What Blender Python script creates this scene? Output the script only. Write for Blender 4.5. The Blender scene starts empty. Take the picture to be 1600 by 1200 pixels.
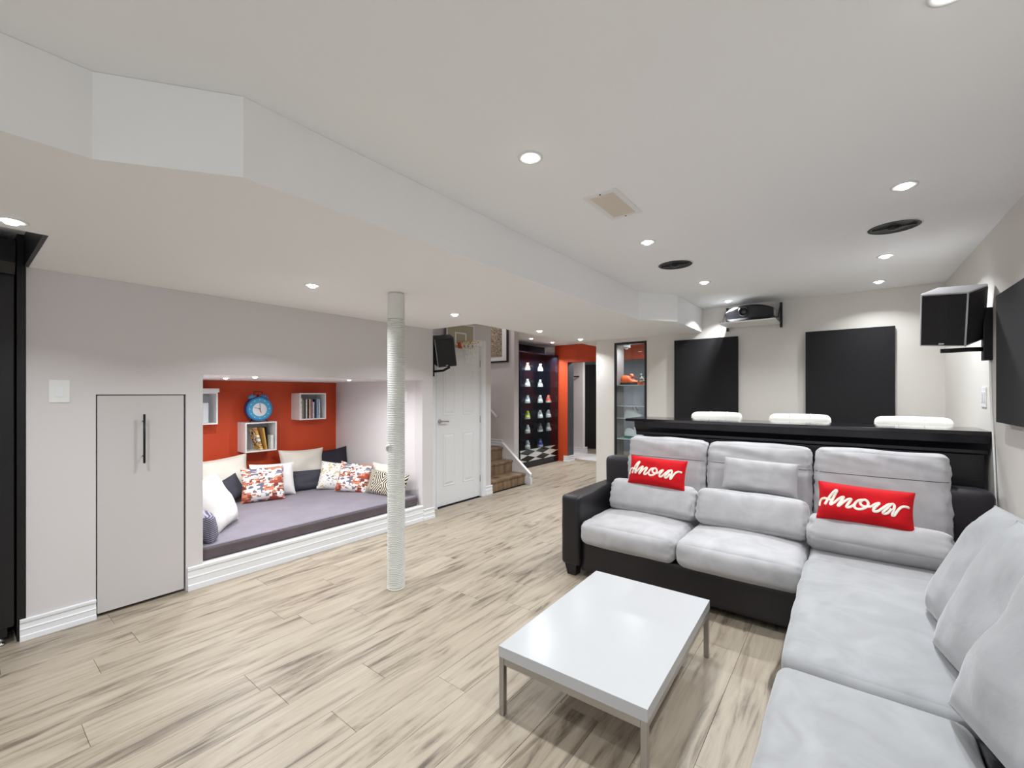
import bpy, bmesh, math, random
from mathutils import Vector, Matrix, noise
from mathutils.bvhtree import BVHTree
PI = math.pi
R = math.radians
S = bpy.context.scene
COL = S.collection

# ------------------------------------------------------------------ camera, world, light, exposure
cam_data = bpy.data.cameras.new('camera')
cam = bpy.data.objects.new('camera', cam_data)
COL.objects.link(cam)
cam_data.sensor_width = 36.0
cam_data.lens = 678.0 / 1600.0 * 36.0
cam_data.shift_y = 14.5 / 1600.0
cam_data.clip_start = 0.03
YAW = math.atan(522.0 / 678.0)
cam.location = (0, 0, 1.4)
cam.rotation_euler = (PI / 2, 0, YAW)
S.camera = cam
S.view_settings.view_transform = 'Standard'
S.view_settings.look = 'None'
S.view_settings.gamma = 1.0
S.view_settings.use_curve_mapping = False
S.view_settings.exposure = 0.09
w = bpy.data.worlds.new('world')
S.world = w
w.use_nodes = True
w.node_tree.nodes['Background'].inputs[0].default_value = (0.9, 0.95, 1.0, 1)
w.node_tree.nodes['Background'].inputs[1].default_value = 1.0

DOWN_W = 9.0       # watts of one downlight
REAR_FILL_W = 14.0    # soft fill added behind the camera to lift the ceiling
NICHE_W = 8.5

def area_light(name, loc, rot, sx, sy, power, color=(1, 1, 1), spread=180, shape='RECTANGLE'):
    l = bpy.data.lights.new(name, 'AREA')
    l.shape = shape
    l.size = sx
    if shape == 'RECTANGLE': l.size_y = sy
    l.energy = power
    l.color = color
    l.spread = R(spread)
    o = bpy.data.objects.new(name, l)
    o.location = loc
    o.rotation_euler = rot
    COL.objects.link(o)
    return o
area_light('rear_fill_light', (-1.5, -2.88, 1.35), (R(90), 0, R(180)), 4.0, 1.9, REAR_FILL_W, (0.93, 0.97, 1.0)).rotation_euler = (R(90), 0, 0)  # added fill light behind the camera, not a known source

# ------------------------------------------------------------------ helpers
def lin(c):
    c = c / 255.0
    return c / 12.92 if c <= 0.04045 else ((c + 0.055) / 1.055) ** 2.4
def rgb(r, g, b): return (lin(r), lin(g), lin(b), 1.0)

def mat(name, col, rough=0.6, metal=0.0, bump=0.0, bscale=200.0, var=0.0, vscale=4.0, emit=None, estr=0.0, spec=0.5, coat=0.0, sheen=0.0):
    m = bpy.data.materials.new(name)
    m.use_nodes = True
    nt = m.node_tree
    b = nt.nodes['Principled BSDF']
    b.inputs['Base Color'].default_value = col
    b.inputs['Roughness'].default_value = rough
    b.inputs['Metallic'].default_value = metal
    b.inputs['Specular IOR Level'].default_value = spec
    if coat: b.inputs['Coat Weight'].default_value = coat
    if sheen:
        b.inputs['Sheen Weight'].default_value = sheen
        b.inputs['Sheen Roughness'].default_value = 0.4
    if emit:
        b.inputs['Emission Color'].default_value = emit
        b.inputs['Emission Strength'].default_value = estr
    tc = nt.nodes.new('ShaderNodeTexCoord')
    if var:
        n = nt.nodes.new('ShaderNodeTexNoise')
        n.inputs['Scale'].default_value = vscale
        n.inputs['Detail'].default_value = 5
        nt.links.new(tc.outputs['Object'], n.inputs['Vector'])
        r = nt.nodes.new('ShaderNodeValToRGB')
        r.color_ramp.elements[0].position = 0.3
        r.color_ramp.elements[1].position = 0.7
        r.color_ramp.elements[0].color = tuple(c * (1 - var) for c in col[:3]) + (1,)
        r.color_ramp.elements[1].color = tuple(min(1, c * (1 + var)) for c in col[:3]) + (1,)
        nt.links.new(n.outputs['Fac'], r.inputs['Fac'])
        nt.links.new(r.outputs['Color'], b.inputs['Base Color'])
    if bump:
        n = nt.nodes.new('ShaderNodeTexNoise')
        n.inputs['Scale'].default_value = bscale
        n.inputs['Detail'].default_value = 3
        nt.links.new(tc.outputs['Object'], n.inputs['Vector'])
        bp = nt.nodes.new('ShaderNodeBump')
        bp.inputs['Strength'].default_value = bump
        bp.inputs['Distance'].default_value = 0.002
        nt.links.new(n.outputs['Fac'], bp.inputs['Height'])
        nt.links.new(bp.outputs['Normal'], b.inputs['Normal'])
    return m

def ramp(nt, stops, interp='LINEAR'):
    r = nt.nodes.new('ShaderNodeValToRGB')
    cr = r.color_ramp
    cr.interpolation = interp
    while len(cr.elements) < len(stops): cr.elements.new(0.5)
    for e, (p, c) in zip(cr.elements, stops):
        e.position = p
        e.color = c
    return r

def NB(): return bmesh.new()

def link(name, me, parent=None, loc=None):
    o = bpy.data.objects.new(name, me)
    COL.objects.link(o)
    if parent is not None:
        o.parent = parent
        o.matrix_parent_inverse = PINV[parent.name]
    PINV[o.name] = (PINV[parent.name] if parent is not None else Matrix.Identity(4))
    return o
PINV = {}

def obj(name, bm, m, parent=None, smooth=False, bev=0.0, seg=2):
    """link a world-space bmesh as one mesh object"""
    if bev:
        bmesh.ops.bevel(bm, geom=[e for e in bm.edges if e.calc_length() > bev * 1.5], offset=bev, segments=seg, affect='EDGES', profile=0.6)
    bmesh.ops.recalc_face_normals(bm, faces=bm.faces)
    me = bpy.data.meshes.new(name)
    bm.to_mesh(me)
    bm.free()
    for mm in (m if isinstance(m, (list, tuple)) else [m]): me.materials.append(mm)
    if smooth:
        for p in me.polygons: p.use_smooth = True
    o = bpy.data.objects.new(name, me)
    COL.objects.link(o)
    if parent is not None:
        o.parent = parent
        if parent.type == 'EMPTY':
            o.matrix_parent_inverse = Matrix.LocRotScale(parent.location, parent.rotation_euler, None).inverted()
    return o

def tag(o, label, cat, group=None, kind=None):
    if label: o['label'] = label
    if cat: o['category'] = cat
    if group: o['group'] = group
    if kind: o['kind'] = kind
    return o

def thing(name, label, cat, loc=(0, 0, 0), group=None):
    o = bpy.data.objects.new(name, None)
    COL.objects.link(o)
    o.empty_display_size = 0.1
    o.location = loc
    return tag(o, label, cat, group)

def struct(name, bm, m, **k):
    o = obj(name, bm, m, **k)
    if not k.get('parent'): o['kind'] = 'structure'
    return o

def dup(o, mtx=None, label=None, parent=None):
    c = o.copy()
    COL.objects.link(c)
    if parent is not None: c.parent = parent
    for ch in list(o.children): dup(ch, None, None, c)
    if mtx is not None:
        c.matrix_basis = mtx @ o.matrix_basis
    if label: c['label'] = label
    return c

def box(bm, x0, y0, z0, x1, y1, z1, mi=0):
    v = [bm.verts.new(p) for p in ((x0,y0,z0),(x1,y0,z0),(x1,y1,z0),(x0,y1,z0),(x0,y0,z1),(x1,y0,z1),(x1,y1,z1),(x0,y1,z1))]
    for f in ((0,3,2,1),(4,5,6,7),(0,1,5,4),(1,2,6,5),(2,3,7,6),(3,0,4,7)):
        fa = bm.faces.new([v[i] for i in f]); fa.material_index = mi
    return v

def prism(bm, pts, z0, z1, axis='z', mi=0):
    """extrude a polygon; axis z: pts are (x,y); axis x: (y,z); axis y: (x,z)"""
    def P(a, b, c):
        return {'z': (a, b, c), 'x': (c, a, b), 'y': (a, c, b)}[axis]
    lo = [bm.verts.new(P(a, b, z0)) for a, b in pts]
    hi = [bm.verts.new(P(a, b, z1)) for a, b in pts]
    n = len(pts)
    fs = [bm.faces.new(lo[::-1]), bm.faces.new(hi)]
    for i in range(n):
        fs.append(bm.faces.new((lo[i], lo[(i+1) % n], hi[(i+1) % n], hi[i])))
    for f in fs: f.material_index = mi
    return lo + hi

def cyl(bm, p0, p1, r0, r1=None, n=20, cap=True, mi=0):
    if r1 is None: r1 = r0
    p0 = Vector(p0); p1 = Vector(p1)
    d = (p1 - p0).normalized()
    a = d.orthogonal().normalized(); b = d.cross(a)
    A = []; B = []
    for i in range(n):
        t = 2 * PI * i / n
        o = a * math.cos(t) + b * math.sin(t)
        A.append(bm.verts.new(p0 + o * r0)); B.append(bm.verts.new(p1 + o * r1))
    for i in range(n):
        f = bm.faces.new((A[i], A[(i+1) % n], B[(i+1) % n], B[i])); f.smooth = True; f.material_index = mi
    if cap:
        bm.faces.new(A[::-1]).material_index = mi
        bm.faces.new(B).material_index = mi

def tube(bm, pts, r, n=8, flat=None, closed=False):
    """sweep a circle along a polyline; flat=(axis vector, factor) squashes it"""
    pts = [Vector(p) for p in pts]
    rings = []
    N = len(pts)
    up = None
    for i, p in enumerate(pts):
        if closed: d = pts[(i+1) % N] - pts[i-1]
        else: d = pts[min(i+1, N-1)] - pts[max(i-1, 0)]
        d.normalize()
        if up is None: a = d.orthogonal().normalized()
        else:
            a = up - d * up.dot(d)
            a.normalize()
        up = a
        b = d.cross(a)
        ring = []
        for k in range(n):
            t = 2 * PI * k / n
            o = (a * math.cos(t) + b * math.sin(t)) * r
            if flat: o -= flat[0] * (o.dot(flat[0]) * (1 - flat[1]))
            ring.append(bm.verts.new(p + o))
        rings.append(ring)
    m = N if closed else N - 1
    for i in range(m):
        A = rings[i]; B = rings[(i+1) % N]
        for k in range(n):
            f = bm.faces.new((A[k], A[(k+1) % n], B[(k+1) % n], B[k])); f.smooth = True
    if not closed:
        bm.faces.new(rings[0][::-1]); bm.faces.new(rings[-1])

def lathe(bm, prof, c=(0, 0, 0), n=32, axis='z', cap=True):
    """profile (r, h) spun round an axis through c"""
    rings = []
    for r, h in prof:
        ring = []
        for k in range(n):
            t = 2 * PI * k / n
            u, v = r * math.cos(t), r * math.sin(t)
            p = {'z': (u, v, h), 'x': (h, u, v), 'y': (u, h, v)}[axis]
            ring.append(bm.verts.new((c[0]+p[0], c[1]+p[1], c[2]+p[2])))
        rings.append(ring)
    for A, B in zip(rings, rings[1:]):
        for k in range(n):
            f = bm.faces.new((A[k], A[(k+1) % n], B[(k+1) % n], B[k])); f.smooth = True
    if cap:
        bm.faces.new(rings[0][::-1]); bm.faces.new(rings[-1])

def soft_box(bm, x0, y0, z0, x1, y1, z1, r=0.05, puff=(0, 0, 0.02), wr=0.004, seed=0, cuts=22, wf=7.0, pinch=0.0):
    """upholstered block: rounded edges, puffed faces, wrinkled surface"""
    a, b, c = (x1-x0)/2, (y1-y0)/2, (z1-z0)/2
    ctr = Vector(((x0+x1)/2, (y0+y1)/2, (z0+z1)/2))
    t = bmesh.new()
    bmesh.ops.create_cube(t, size=1.0)
    bmesh.ops.subdivide_edges(t, edges=t.edges[:], cuts=cuts, use_grid_fill=True)
    mp = []
    for v in t.verts:
        u = [math.sin(PI * q) for q in v.co]          # -1..1, denser at the edges
        P = Vector((u[0]*a, u[1]*b, u[2]*c))
        q = Vector((max(-(a-r), min(a-r, P.x)), max(-(b-r), min(b-r, P.y)), max(-(c-r), min(c-r, P.z))))
        d = P - q
        if d.length > 1e-6: P = q + d.normalized() * min(r, d.length if d.length < r else r)
        fx, fy, fz = 1-u[0]**2, 1-u[1]**2, 1-u[2]**2
        if abs(u[2]) > 0: P.z += puff[2] * math.copysign(1, u[2]) * fx * fy * abs(u[2])**2 * 1.15
        P.x += puff[0] * math.copysign(1, u[0]) * fy * fz * abs(u[0])**2
        P.y += puff[1] * math.copysign(1, u[1]) * fx * fz * abs(u[1])**2 * 1.15
        s = Vector((seed*3.7, seed*1.9, seed*5.1))
        n1 = noise.noise(P * wf + s)
        edge = abs(u[0])**4
        n2 = noise.noise(Vector((P.x*8, P.y*30, P.z*40)) + s)
        dirn = P.normalized()
        P += dirn * (n1 * wr + n2 * pinch * edge)
        mp.append((v, P + ctr))
    nv = {}
    for v, P in mp: nv[v] = bm.verts.new(P)
    for f in t.faces:
        g = bm.faces.new([nv[v] for v in f.verts]); g.smooth = True
    t.free()

def pillow_pt(u, v, side, w, h, t, pull, seed, wr):
    x = w/2 * u * (1 - pull * (1 - v*v) * abs(u)**1.5)
    z = h/2 * v * (1 - pull * (1 - u*u) * abs(v)**1.5)
    th = t/2 * ((1 - u**4) * (1 - v**4)) ** 0.62
    n = noise.noise(Vector((u*2.2 + seed*3.1, v*2.2 + side*7, seed*1.7)))
    n2 = noise.noise(Vector((u*6 + seed*3.1, v*6 + side*7, seed*2.7)))
    cr = (abs(u)**3 + abs(v)**3)
    th *= 1 + 0.22*n
    y = -side * (th + wr * n2 * cr * (1-u**6)*(1-v**6))
    return Vector((x, y, z))

def pillow_mesh(name, w, h, t, m, pull=0.07, seed=0, N=22, wr=0.008):
    """knife-edge pillow, local: X width, Z height, front faces -Y; material slots: front, back"""
    bm = NB()
    g = {}
    for i in range(N+1):
        for j in range(N+1):
            u = math.sin(PI/2 * (2*i/N-1)); v = math.sin(PI/2 * (2*j/N-1))
            edge = i in (0, N) or j in (0, N)
            for s in (1, -1):
                if edge and s == -1: g[i, j, s] = g[i, j, 1]; continue
                g[i, j, s] = bm.verts.new(pillow_pt(u, v, s, w, h, t, pull, seed, wr))
    for i in range(N):
        for j in range(N):
            f = bm.faces.new((g[i,j,1], g[i+1,j,1], g[i+1,j+1,1], g[i,j+1,1])); f.smooth = True
            f = bm.faces.new((g[i,j,-1], g[i,j+1,-1], g[i+1,j+1,-1], g[i+1,j,-1])); f.smooth = True; f.material_index = 1 if isinstance(m, (list, tuple)) else 0
    me = bpy.data.meshes.new(name)
    bm.to_mesh(me); bm.free()
    for mm in (m if isinstance(m, (list, tuple)) else [m]): me.materials.append(mm)
    return me

def pose(c, yaw=0, lean=0, roll=0):
    return Matrix.Translation(c) @ Matrix.Rotation(R(yaw), 4, 'Z') @ Matrix.Rotation(R(-lean), 4, 'X') @ Matrix.Rotation(R(roll), 4, 'Y')

def pillow(label, c, w, h, t, m, yaw=0, lean=0, roll=0, pull=0.07, seed=0, group=None, name='throw_pillow', wr=0.008):
    me = pillow_mesh(name, w, h, t, m, pull, seed, wr=wr)
    o = bpy.data.objects.new(name, me)
    COL.objects.link(o)
    o.matrix_world = pose(c, yaw, lean, roll)
    o.matrix_basis = pose(c, yaw, lean, roll)
    tag(o, label, 'pillow', group)
    # piped edge as a part of its own
    bm = NB()
    pts = []
    n = 24
    for k in range(n): pts.append((-1 + 2*k/n, -1))
    for k in range(n): pts.append((1, -1 + 2*k/n))
    for k in range(n): pts.append((1 - 2*k/n, 1))
    for k in range(n): pts.append((-1, 1 - 2*k/n))
    tube(bm, [pillow_pt(u, v, 1, w, h, t, pull, seed, 0) for u, v in pts], 0.0028, n=5, closed=True)
    obj('edge_seam', bm, m[0] if isinstance(m, (list, tuple)) else m, o, smooth=True)
    return o

# ------------------------------------------------------------------ materials
M = {}
M['wall'] = mat('wall_paint', rgb(218, 213, 214), 0.75, bump=0.08, bscale=350, spec=0.25)
M['wallr'] = mat('wall_paint_pale', rgb(224, 219, 213), 0.75, bump=0.08, bscale=350, spec=0.25)
M['ceil'] = mat('ceiling_paint', rgb(247, 247, 247), 0.8, bump=0.08, bscale=300, spec=0.2)
M['nichew'] = mat('niche_white_paint', rgb(226, 222, 222), 0.7, spec=0.25)
M['trim'] = mat('white_gloss_trim', rgb(236, 237, 240), 0.35)
M['orange'] = mat('orange_red_paint', rgb(204, 76, 40), 0.5, bump=0.05, bscale=250, spec=0.35)
M['navy'] = mat('dark_navy_gloss', rgb(22, 22, 34), 0.2)
M['dgrey'] = mat('dark_grey_paint', rgb(72, 73, 78), 0.5)
M['bgrey'] = mat('blue_grey_paint', rgb(130, 136, 146), 0.6)
M['black'] = mat('black_paint', rgb(15, 14, 18), 0.4)
M['blackwood'] = mat('black_stained_wood', rgb(15, 14, 21), 0.35, bump=0.15, bscale=60)
M['blackm'] = mat('black_metal', rgb(18, 17, 20), 0.35, metal=0.3)
M['leather'] = mat('black_leather', rgb(19, 16, 21), 0.38, bump=0.35, bscale=320)
M['leatherb'] = mat('dark_brown_leather', rgb(30, 25, 31), 0.45, bump=0.35, bscale=320)
M['chrome'] = mat('brushed_steel', rgb(170, 168, 166), 0.3, metal=0.9)
M['tabletop'] = mat('white_lacquer', rgb(183, 184, 186), 0.22, spec=0.5)
M['acou'] = mat('black_acoustic_fabric', rgb(25, 23, 26), 0.9, bump=0.5, bscale=260, var=0.12, vscale=60)
M['grille'] = mat('black_speaker_cloth', rgb(16, 14, 20), 0.6, bump=0.3, bscale=500)
M['silver'] = mat('silver_plastic', rgb(205, 203, 208), 0.4)
M['white'] = mat('white_plastic', rgb(236, 236, 234), 0.4)
M['whiteleather'] = mat('white_leatherette', rgb(240, 238, 230), 0.4)
M['stoolm'] = M['chrome']
M['cream'] = mat('cream_cotton', rgb(232, 228, 216), 0.85, bump=0.4, bscale=220, sheen=0.2)
M['whitecot'] = mat('white_cotton', rgb(236, 234, 232), 0.85, bump=0.4, bscale=220, sheen=0.2)
M['charcoal'] = mat('charcoal_cotton', rgb(62, 62, 72), 0.85, bump=0.4, bscale=220)
M['blackcot'] = mat('black_cotton', rgb(38, 34, 46), 0.85, bump=0.4, bscale=220)
M['mattop'] = mat('mauve_grey_velour', rgb(124, 118, 129), 0.85, var=0.1, vscale=6, bump=0.3, bscale=200, sheen=0.3)
M['matside'] = mat('dark_brown_velour', rgb(92, 82, 86), 0.85, var=0.1, vscale=9, bump=0.3, bscale=200)
M['red'] = mat('red_velvet', rgb(196, 12, 24), 0.8, var=0.14, vscale=9, bump=0.3, bscale=240, sheen=0.04, spec=0.25)
M['stitch'] = mat('cream_stitching', rgb(246, 236, 222), 0.8, bump=0.6, bscale=300)
M['rope'] = mat('white_painted_rope', rgb(224, 224, 219), 0.65, bump=0.4, bscale=160)
M['ball'] = mat('orange_plastic', rgb(206, 84, 44), 0.45)
M['rimy'] = mat('yellow_metal_rim', rgb(226, 170, 60), 0.4)
M['board'] = mat('clear_beige_backboard', rgb(176, 168, 146), 0.25)
M['net'] = mat('white_cord', rgb(244, 244, 240), 0.8)
M['clock'] = mat('blue_enamel', rgb(34, 120, 178), 0.3)
M['clockr'] = mat('dark_blue_enamel', rgb(18, 60, 128), 0.3)
M['clockf'] = mat('white_clock_face', rgb(226, 230, 232), 0.4)
M['clockfb'] = mat('light_blue_dial', rgb(70, 160, 200), 0.4)
M['dark'] = mat('dark_void', rgb(12, 11, 12), 0.8)
M['lamp'] = mat('lamp_emitter', (1, 1, 1, 1), 0.5, emit=(1, 0.985, 0.96, 1), estr=14)
M['door'] = mat('white_door_paint', rgb(232, 232, 234), 0.4)
M['grey_door'] = mat('grey_hatch_paint', rgb(206, 201, 201), 0.5)
M['paper'] = mat('book_paper', rgb(232, 226, 212), 0.8)
M['vent'] = mat('cream_vent', rgb(226, 216, 202), 0.5)
M['greenb'] = mat('dark_green_glass', rgb(60, 90, 84), 0.3)

def glass_mat():
    m = bpy.data.materials.new('clear_glass')
    m.use_nodes = True
    nt = m.node_tree
    b = nt.nodes['Principled BSDF']
    out = nt.nodes['Material Output']
    b.inputs['Base Color'].default_value = (0.9, 0.95, 0.95, 1)
    b.inputs['Roughness'].default_value = 0.02
    tr = nt.nodes.new('ShaderNodeBsdfTransparent')
    tr.inputs[0].default_value = (0.93, 0.96, 0.96, 1)
    gl = nt.nodes.new('ShaderNodeBsdfGlossy')
    gl.inputs['Roughness'].default_value = 0.02
    fr = nt.nodes.new('ShaderNodeFresnel')
    fr.inputs[0].default_value = 1.5
    mx = nt.nodes.new('ShaderNodeMixShader')
    ge = nt.nodes.new('ShaderNodeNewGeometry')
    sb = nt.nodes.new('ShaderNodeMath'); sb.operation = 'SUBTRACT'; sb.inputs[0].default_value = 1.0
    nt.links.new(ge.outputs['Backfacing'], sb.inputs[1])
    mu = nt.nodes.new('ShaderNodeMath'); mu.operation = 'MULTIPLY'
    nt.links.new(fr.outputs[0], mu.inputs[0]); nt.links.new(sb.outputs[0], mu.inputs[1])
    nt.links.new(mu.outputs[0], mx.inputs[0])
    nt.links.new(tr.outputs[0], mx.inputs[1])
    nt.links.new(gl.outputs[0], mx.inputs[2])
    nt.links.new(mx.outputs[0], out.inputs[0])
    return m
M['glass'] = glass_mat()

def suede(name, col, seed=0):
    m = mat(name, col, 0.88, sheen=0.35)
    nt = m.node_tree
    b = nt.nodes['Principled BSDF']
    tc = nt.nodes.new('ShaderNodeTexCoord')
    n = nt.nodes.new('ShaderNodeTexNoise')
    n.inputs['Scale'].default_value = 5.0
    n.inputs['Detail'].default_value = 7
    n.inputs['Distortion'].default_value = 1.2
    nt.links.new(tc.outputs['Object'], n.inputs['Vector'])
    r = ramp(nt, [(0.3, tuple(c*0.86 for c in col[:3]) + (1,)), (0.52, col), (0.72, tuple(min(1, c*1.1) for c in col[:3]) + (1,))])
    nt.links.new(n.outputs['Fac'], r.inputs['Fac'])
    nt.links.new(r.outputs['Color'], b.inputs['Base Color'])
    n2 = nt.nodes.new('ShaderNodeTexNoise')
    n2.inputs['Scale'].default_value = 14
    n2.inputs['Detail'].default_value = 6
    nt.links.new(tc.outputs['Object'], n2.inputs['Vector'])
    bp = nt.nodes.new('ShaderNodeBump')
    bp.inputs['Strength'].default_value = 0.25
    bp.inputs['Distance'].default_value = 0.01
    nt.links.new(n2.outputs['Fac'], bp.inputs['Height'])
    nt.links.new(bp.outputs['Normal'], b.inputs['Normal'])
    return m
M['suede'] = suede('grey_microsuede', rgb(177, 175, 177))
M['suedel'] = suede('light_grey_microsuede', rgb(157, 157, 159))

def plank_mat(name, stops, rough=0.42, sx=9.0, sy=0.9):
    m = bpy.data.materials.new(name)
    m.use_nodes = True
    nt = m.node_tree
    L = nt.links.new
    b = nt.nodes['Principled BSDF']
    b.inputs['Roughness'].default_value = rough
    tc = nt.nodes.new('ShaderNodeTexCoord')
    oi = nt.nodes.new('ShaderNodeObjectInfo')
    cx = nt.nodes.new('ShaderNodeCombineXYZ')
    mu = nt.nodes.new('ShaderNodeMath'); mu.operation = 'MULTIPLY'; mu.inputs[1].default_value = 57.0
    L(oi.outputs['Random'], mu.inputs[0])
    L(mu.outputs[0], cx.inputs[0]); L(mu.outputs[0], cx.inputs[1]); L(mu.outputs[0], cx.inputs[2])
    ad = nt.nodes.new('ShaderNodeVectorMath'); ad.operation = 'ADD'
    L(tc.outputs['Object'], ad.inputs[0]); L(cx.outputs[0], ad.inputs[1])
    mp = nt.nodes.new('ShaderNodeMapping'); mp.inputs['Scale'].default_value = (sx, sy, 1)
    L(ad.outputs[0], mp.inputs['Vector'])
    n = nt.nodes.new('ShaderNodeTexNoise'); n.inputs['Scale'].default_value = 1.7; n.inputs['Detail'].default_value = 9; n.inputs['Roughness'].default_value = 0.62; n.inputs['Distortion'].default_value = 0.9
    L(mp.outputs[0], n.inputs['Vector'])
    # fine grain
    mp2 = nt.nodes.new('ShaderNodeMapping'); mp2.inputs['Scale'].default_value = (90, 3.5, 1)
    L(ad.outputs[0], mp2.inputs['Vector'])
    n2 = nt.nodes.new('ShaderNodeTexNoise'); n2.inputs['Scale'].default_value = 1.0; n2.inputs['Detail'].default_value = 4
    L(mp2.outputs[0], n2.inputs['Vector'])
    mx = nt.nodes.new('ShaderNodeMath'); mx.operation = 'MULTIPLY_ADD'; mx.inputs[1].default_value = 0.16; 
    L(n2.outputs['Fac'], mx.inputs[0]); L(n.outputs['Fac'], mx.inputs[2])
    # plank to plank shift
    ms = nt.nodes.new('ShaderNodeMath'); ms.operation = 'MULTIPLY_ADD'; ms.inputs[1].default_value = 0.09
    L(oi.outputs['Random'], ms.inputs[0]); L(mx.outputs[0], ms.inputs[2])
    # knots
    mp3 = nt.nodes.new('ShaderNodeMapping'); mp3.inputs['Scale'].default_value = (3.2, 0.85, 1)
    L(ad.outputs[0], mp3.inputs['Vector'])
    vo = nt.nodes.new('ShaderNodeTexVoronoi'); vo.inputs['Scale'].default_value = 1.6
    L(mp3.outputs[0], vo.inputs['Vector'])
    kr = ramp(nt, [(0.0, (1, 1, 1, 1)), (0.10, (0.35, 0.35, 0.35, 1)), (0.2, (0, 0, 0, 1))])
    L(vo.outputs['Distance'], kr.inputs['Fac'])
    mk = nt.nodes.new('ShaderNodeMath'); mk.operation = 'MULTIPLY_ADD'; mk.inputs[1].default_value = -0.2
    L(kr.outputs['Color'], mk.inputs[0]); L(ms.outputs[0], mk.inputs[2])
    r = ramp(nt, stops)
    L(mk.outputs[0], r.inputs['Fac'])
    L(r.outputs['Color'], b.inputs['Base Color'])
    bp = nt.nodes.new('ShaderNodeBump'); bp.inputs['Strength'].default_value = 0.12; bp.inputs['Distance'].default_value = 0.002
    L(n2.outputs['Fac'], bp.inputs['Height']); L(bp.outputs['Normal'], b.inputs['Normal'])
    return m
M['plank'] = plank_mat('pale_oak_laminate', [(0.35, rgb(70, 60, 52)), (0.44, rgb(102, 90, 78)), (0.52, rgb(138, 126, 110)), (0.61, rgb(161, 148, 131)), (0.80, rgb(174, 162, 145))], sx=11.0, sy=1.1)
M['stairwood'] = plank_mat('brown_oak_laminate', [(0.36, rgb(66, 50, 38)), (0.5, rgb(112, 90, 68)), (0.7, rgb(150, 126, 98))], sx=0.9, sy=9.0)

def print_mat(name, stops, scale=16.0, vz=0.0):
    """mosaic of little blocks: abstract street-scene print"""
    m = mat(name, rgb(220, 215, 210), 0.85)
    nt = m.node_tree; L = nt.links.new
    b = nt.nodes['Principled BSDF']
    tc = nt.nodes.new('ShaderNodeTexCoord')
    mp = nt.nodes.new('ShaderNodeMapping'); mp.inputs['Scale'].default_value = (1.0, 0.02, 1.6)
    L(tc.outputs['Object'], mp.inputs['Vector'])
    vo = nt.nodes.new('ShaderNodeTexVoronoi'); vo.distance = 'CHEBYCHEV'; vo.inputs['Scale'].default_value = scale; vo.inputs['Randomness'].default_value = 0.8
    L(mp.outputs[0], vo.inputs['Vector'])
    vo2 = nt.nodes.new('ShaderNodeTexVoronoi'); vo2.distance = 'CHEBYCHEV'; vo2.inputs['Scale'].default_value = scale * 3.2
    L(mp.outputs[0], vo2.inputs['Vector'])
    sp = nt.nodes.new('ShaderNodeSeparateColor'); L(vo.outputs['Color'], sp.inputs[0])
    sp2 = nt.nodes.new('ShaderNodeSeparateColor'); L(vo2.outputs['Color'], sp2.inputs[0])
    ma = nt.nodes.new('ShaderNodeMath'); ma.operation = 'MULTIPLY_ADD'; ma.inputs[1].default_value = 0.3
    L(sp2.outputs[0], ma.inputs[0])
    mb = nt.nodes.new('ShaderNodeMath'); mb.operation = 'MULTIPLY'; mb.inputs[1].default_value = 0.7
    L(sp.outputs[0], mb.inputs[0]); L(mb.outputs[0], ma.inputs[2])
    r = ramp(nt, stops, 'CONSTANT'); L(ma.outputs[0], r.inputs['Fac'])
    L(r.outputs['Color'], b.inputs['Base Color'])
    if vz:
        se = nt.nodes.new('ShaderNodeSeparateXYZ'); L(tc.outputs['Object'], se.inputs[0])
        mz = nt.nodes.new('ShaderNodeMath'); mz.operation = 'MULTIPLY_ADD'; mz.inputs[1].default_value = vz
        L(se.outputs[2], mz.inputs[0]); L(ma.outputs[0], mz.inputs[2]); L(mz.outputs[0], r.inputs['Fac'])
    return m
CITY = [(0.0, rgb(168, 78, 58)), (0.22, rgb(206, 136, 104)), (0.32, rgb(120, 60, 54)), (0.40, rgb(236, 230, 226)), (0.50, rgb(196, 120, 84)), (0.56, rgb(238, 234, 232)), (0.68, rgb(110, 108, 124)), (0.77, rgb(228, 222, 220)), (0.86, rgb(150, 146, 158)), (0.94, rgb(190, 130, 110))]
M['city'] = print_mat('city_print_fabric', CITY, 9.0, 1.3)
M['cityy'] = print_mat('pale_print_fabric', [(0.0, rgb(238, 236, 234)), (0.5, rgb(206, 190, 110)), (0.58, rgb(232, 230, 228)), (0.74, rgb(120, 128, 140)), (0.82, rgb(236, 234, 230))])
M['mosaic'] = print_mat('mosaic_print', [(0.0, rgb(70, 58, 60)), (0.25, rgb(168, 148, 120)), (0.4, rgb(120, 84, 84)), (0.55, rgb(196, 182, 150)), (0.7, rgb(88, 96, 110)), (0.85, rgb(140, 120, 100))], 34)
M['cover'] = print_mat('illustrated_cover', [(0.0, rgb(214, 160, 60)), (0.3, rgb(60, 44, 34)), (0.42, rgb(226, 190, 120)), (0.6, rgb(236, 232, 224)), (0.8, rgb(190, 110, 50))], 14)

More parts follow.
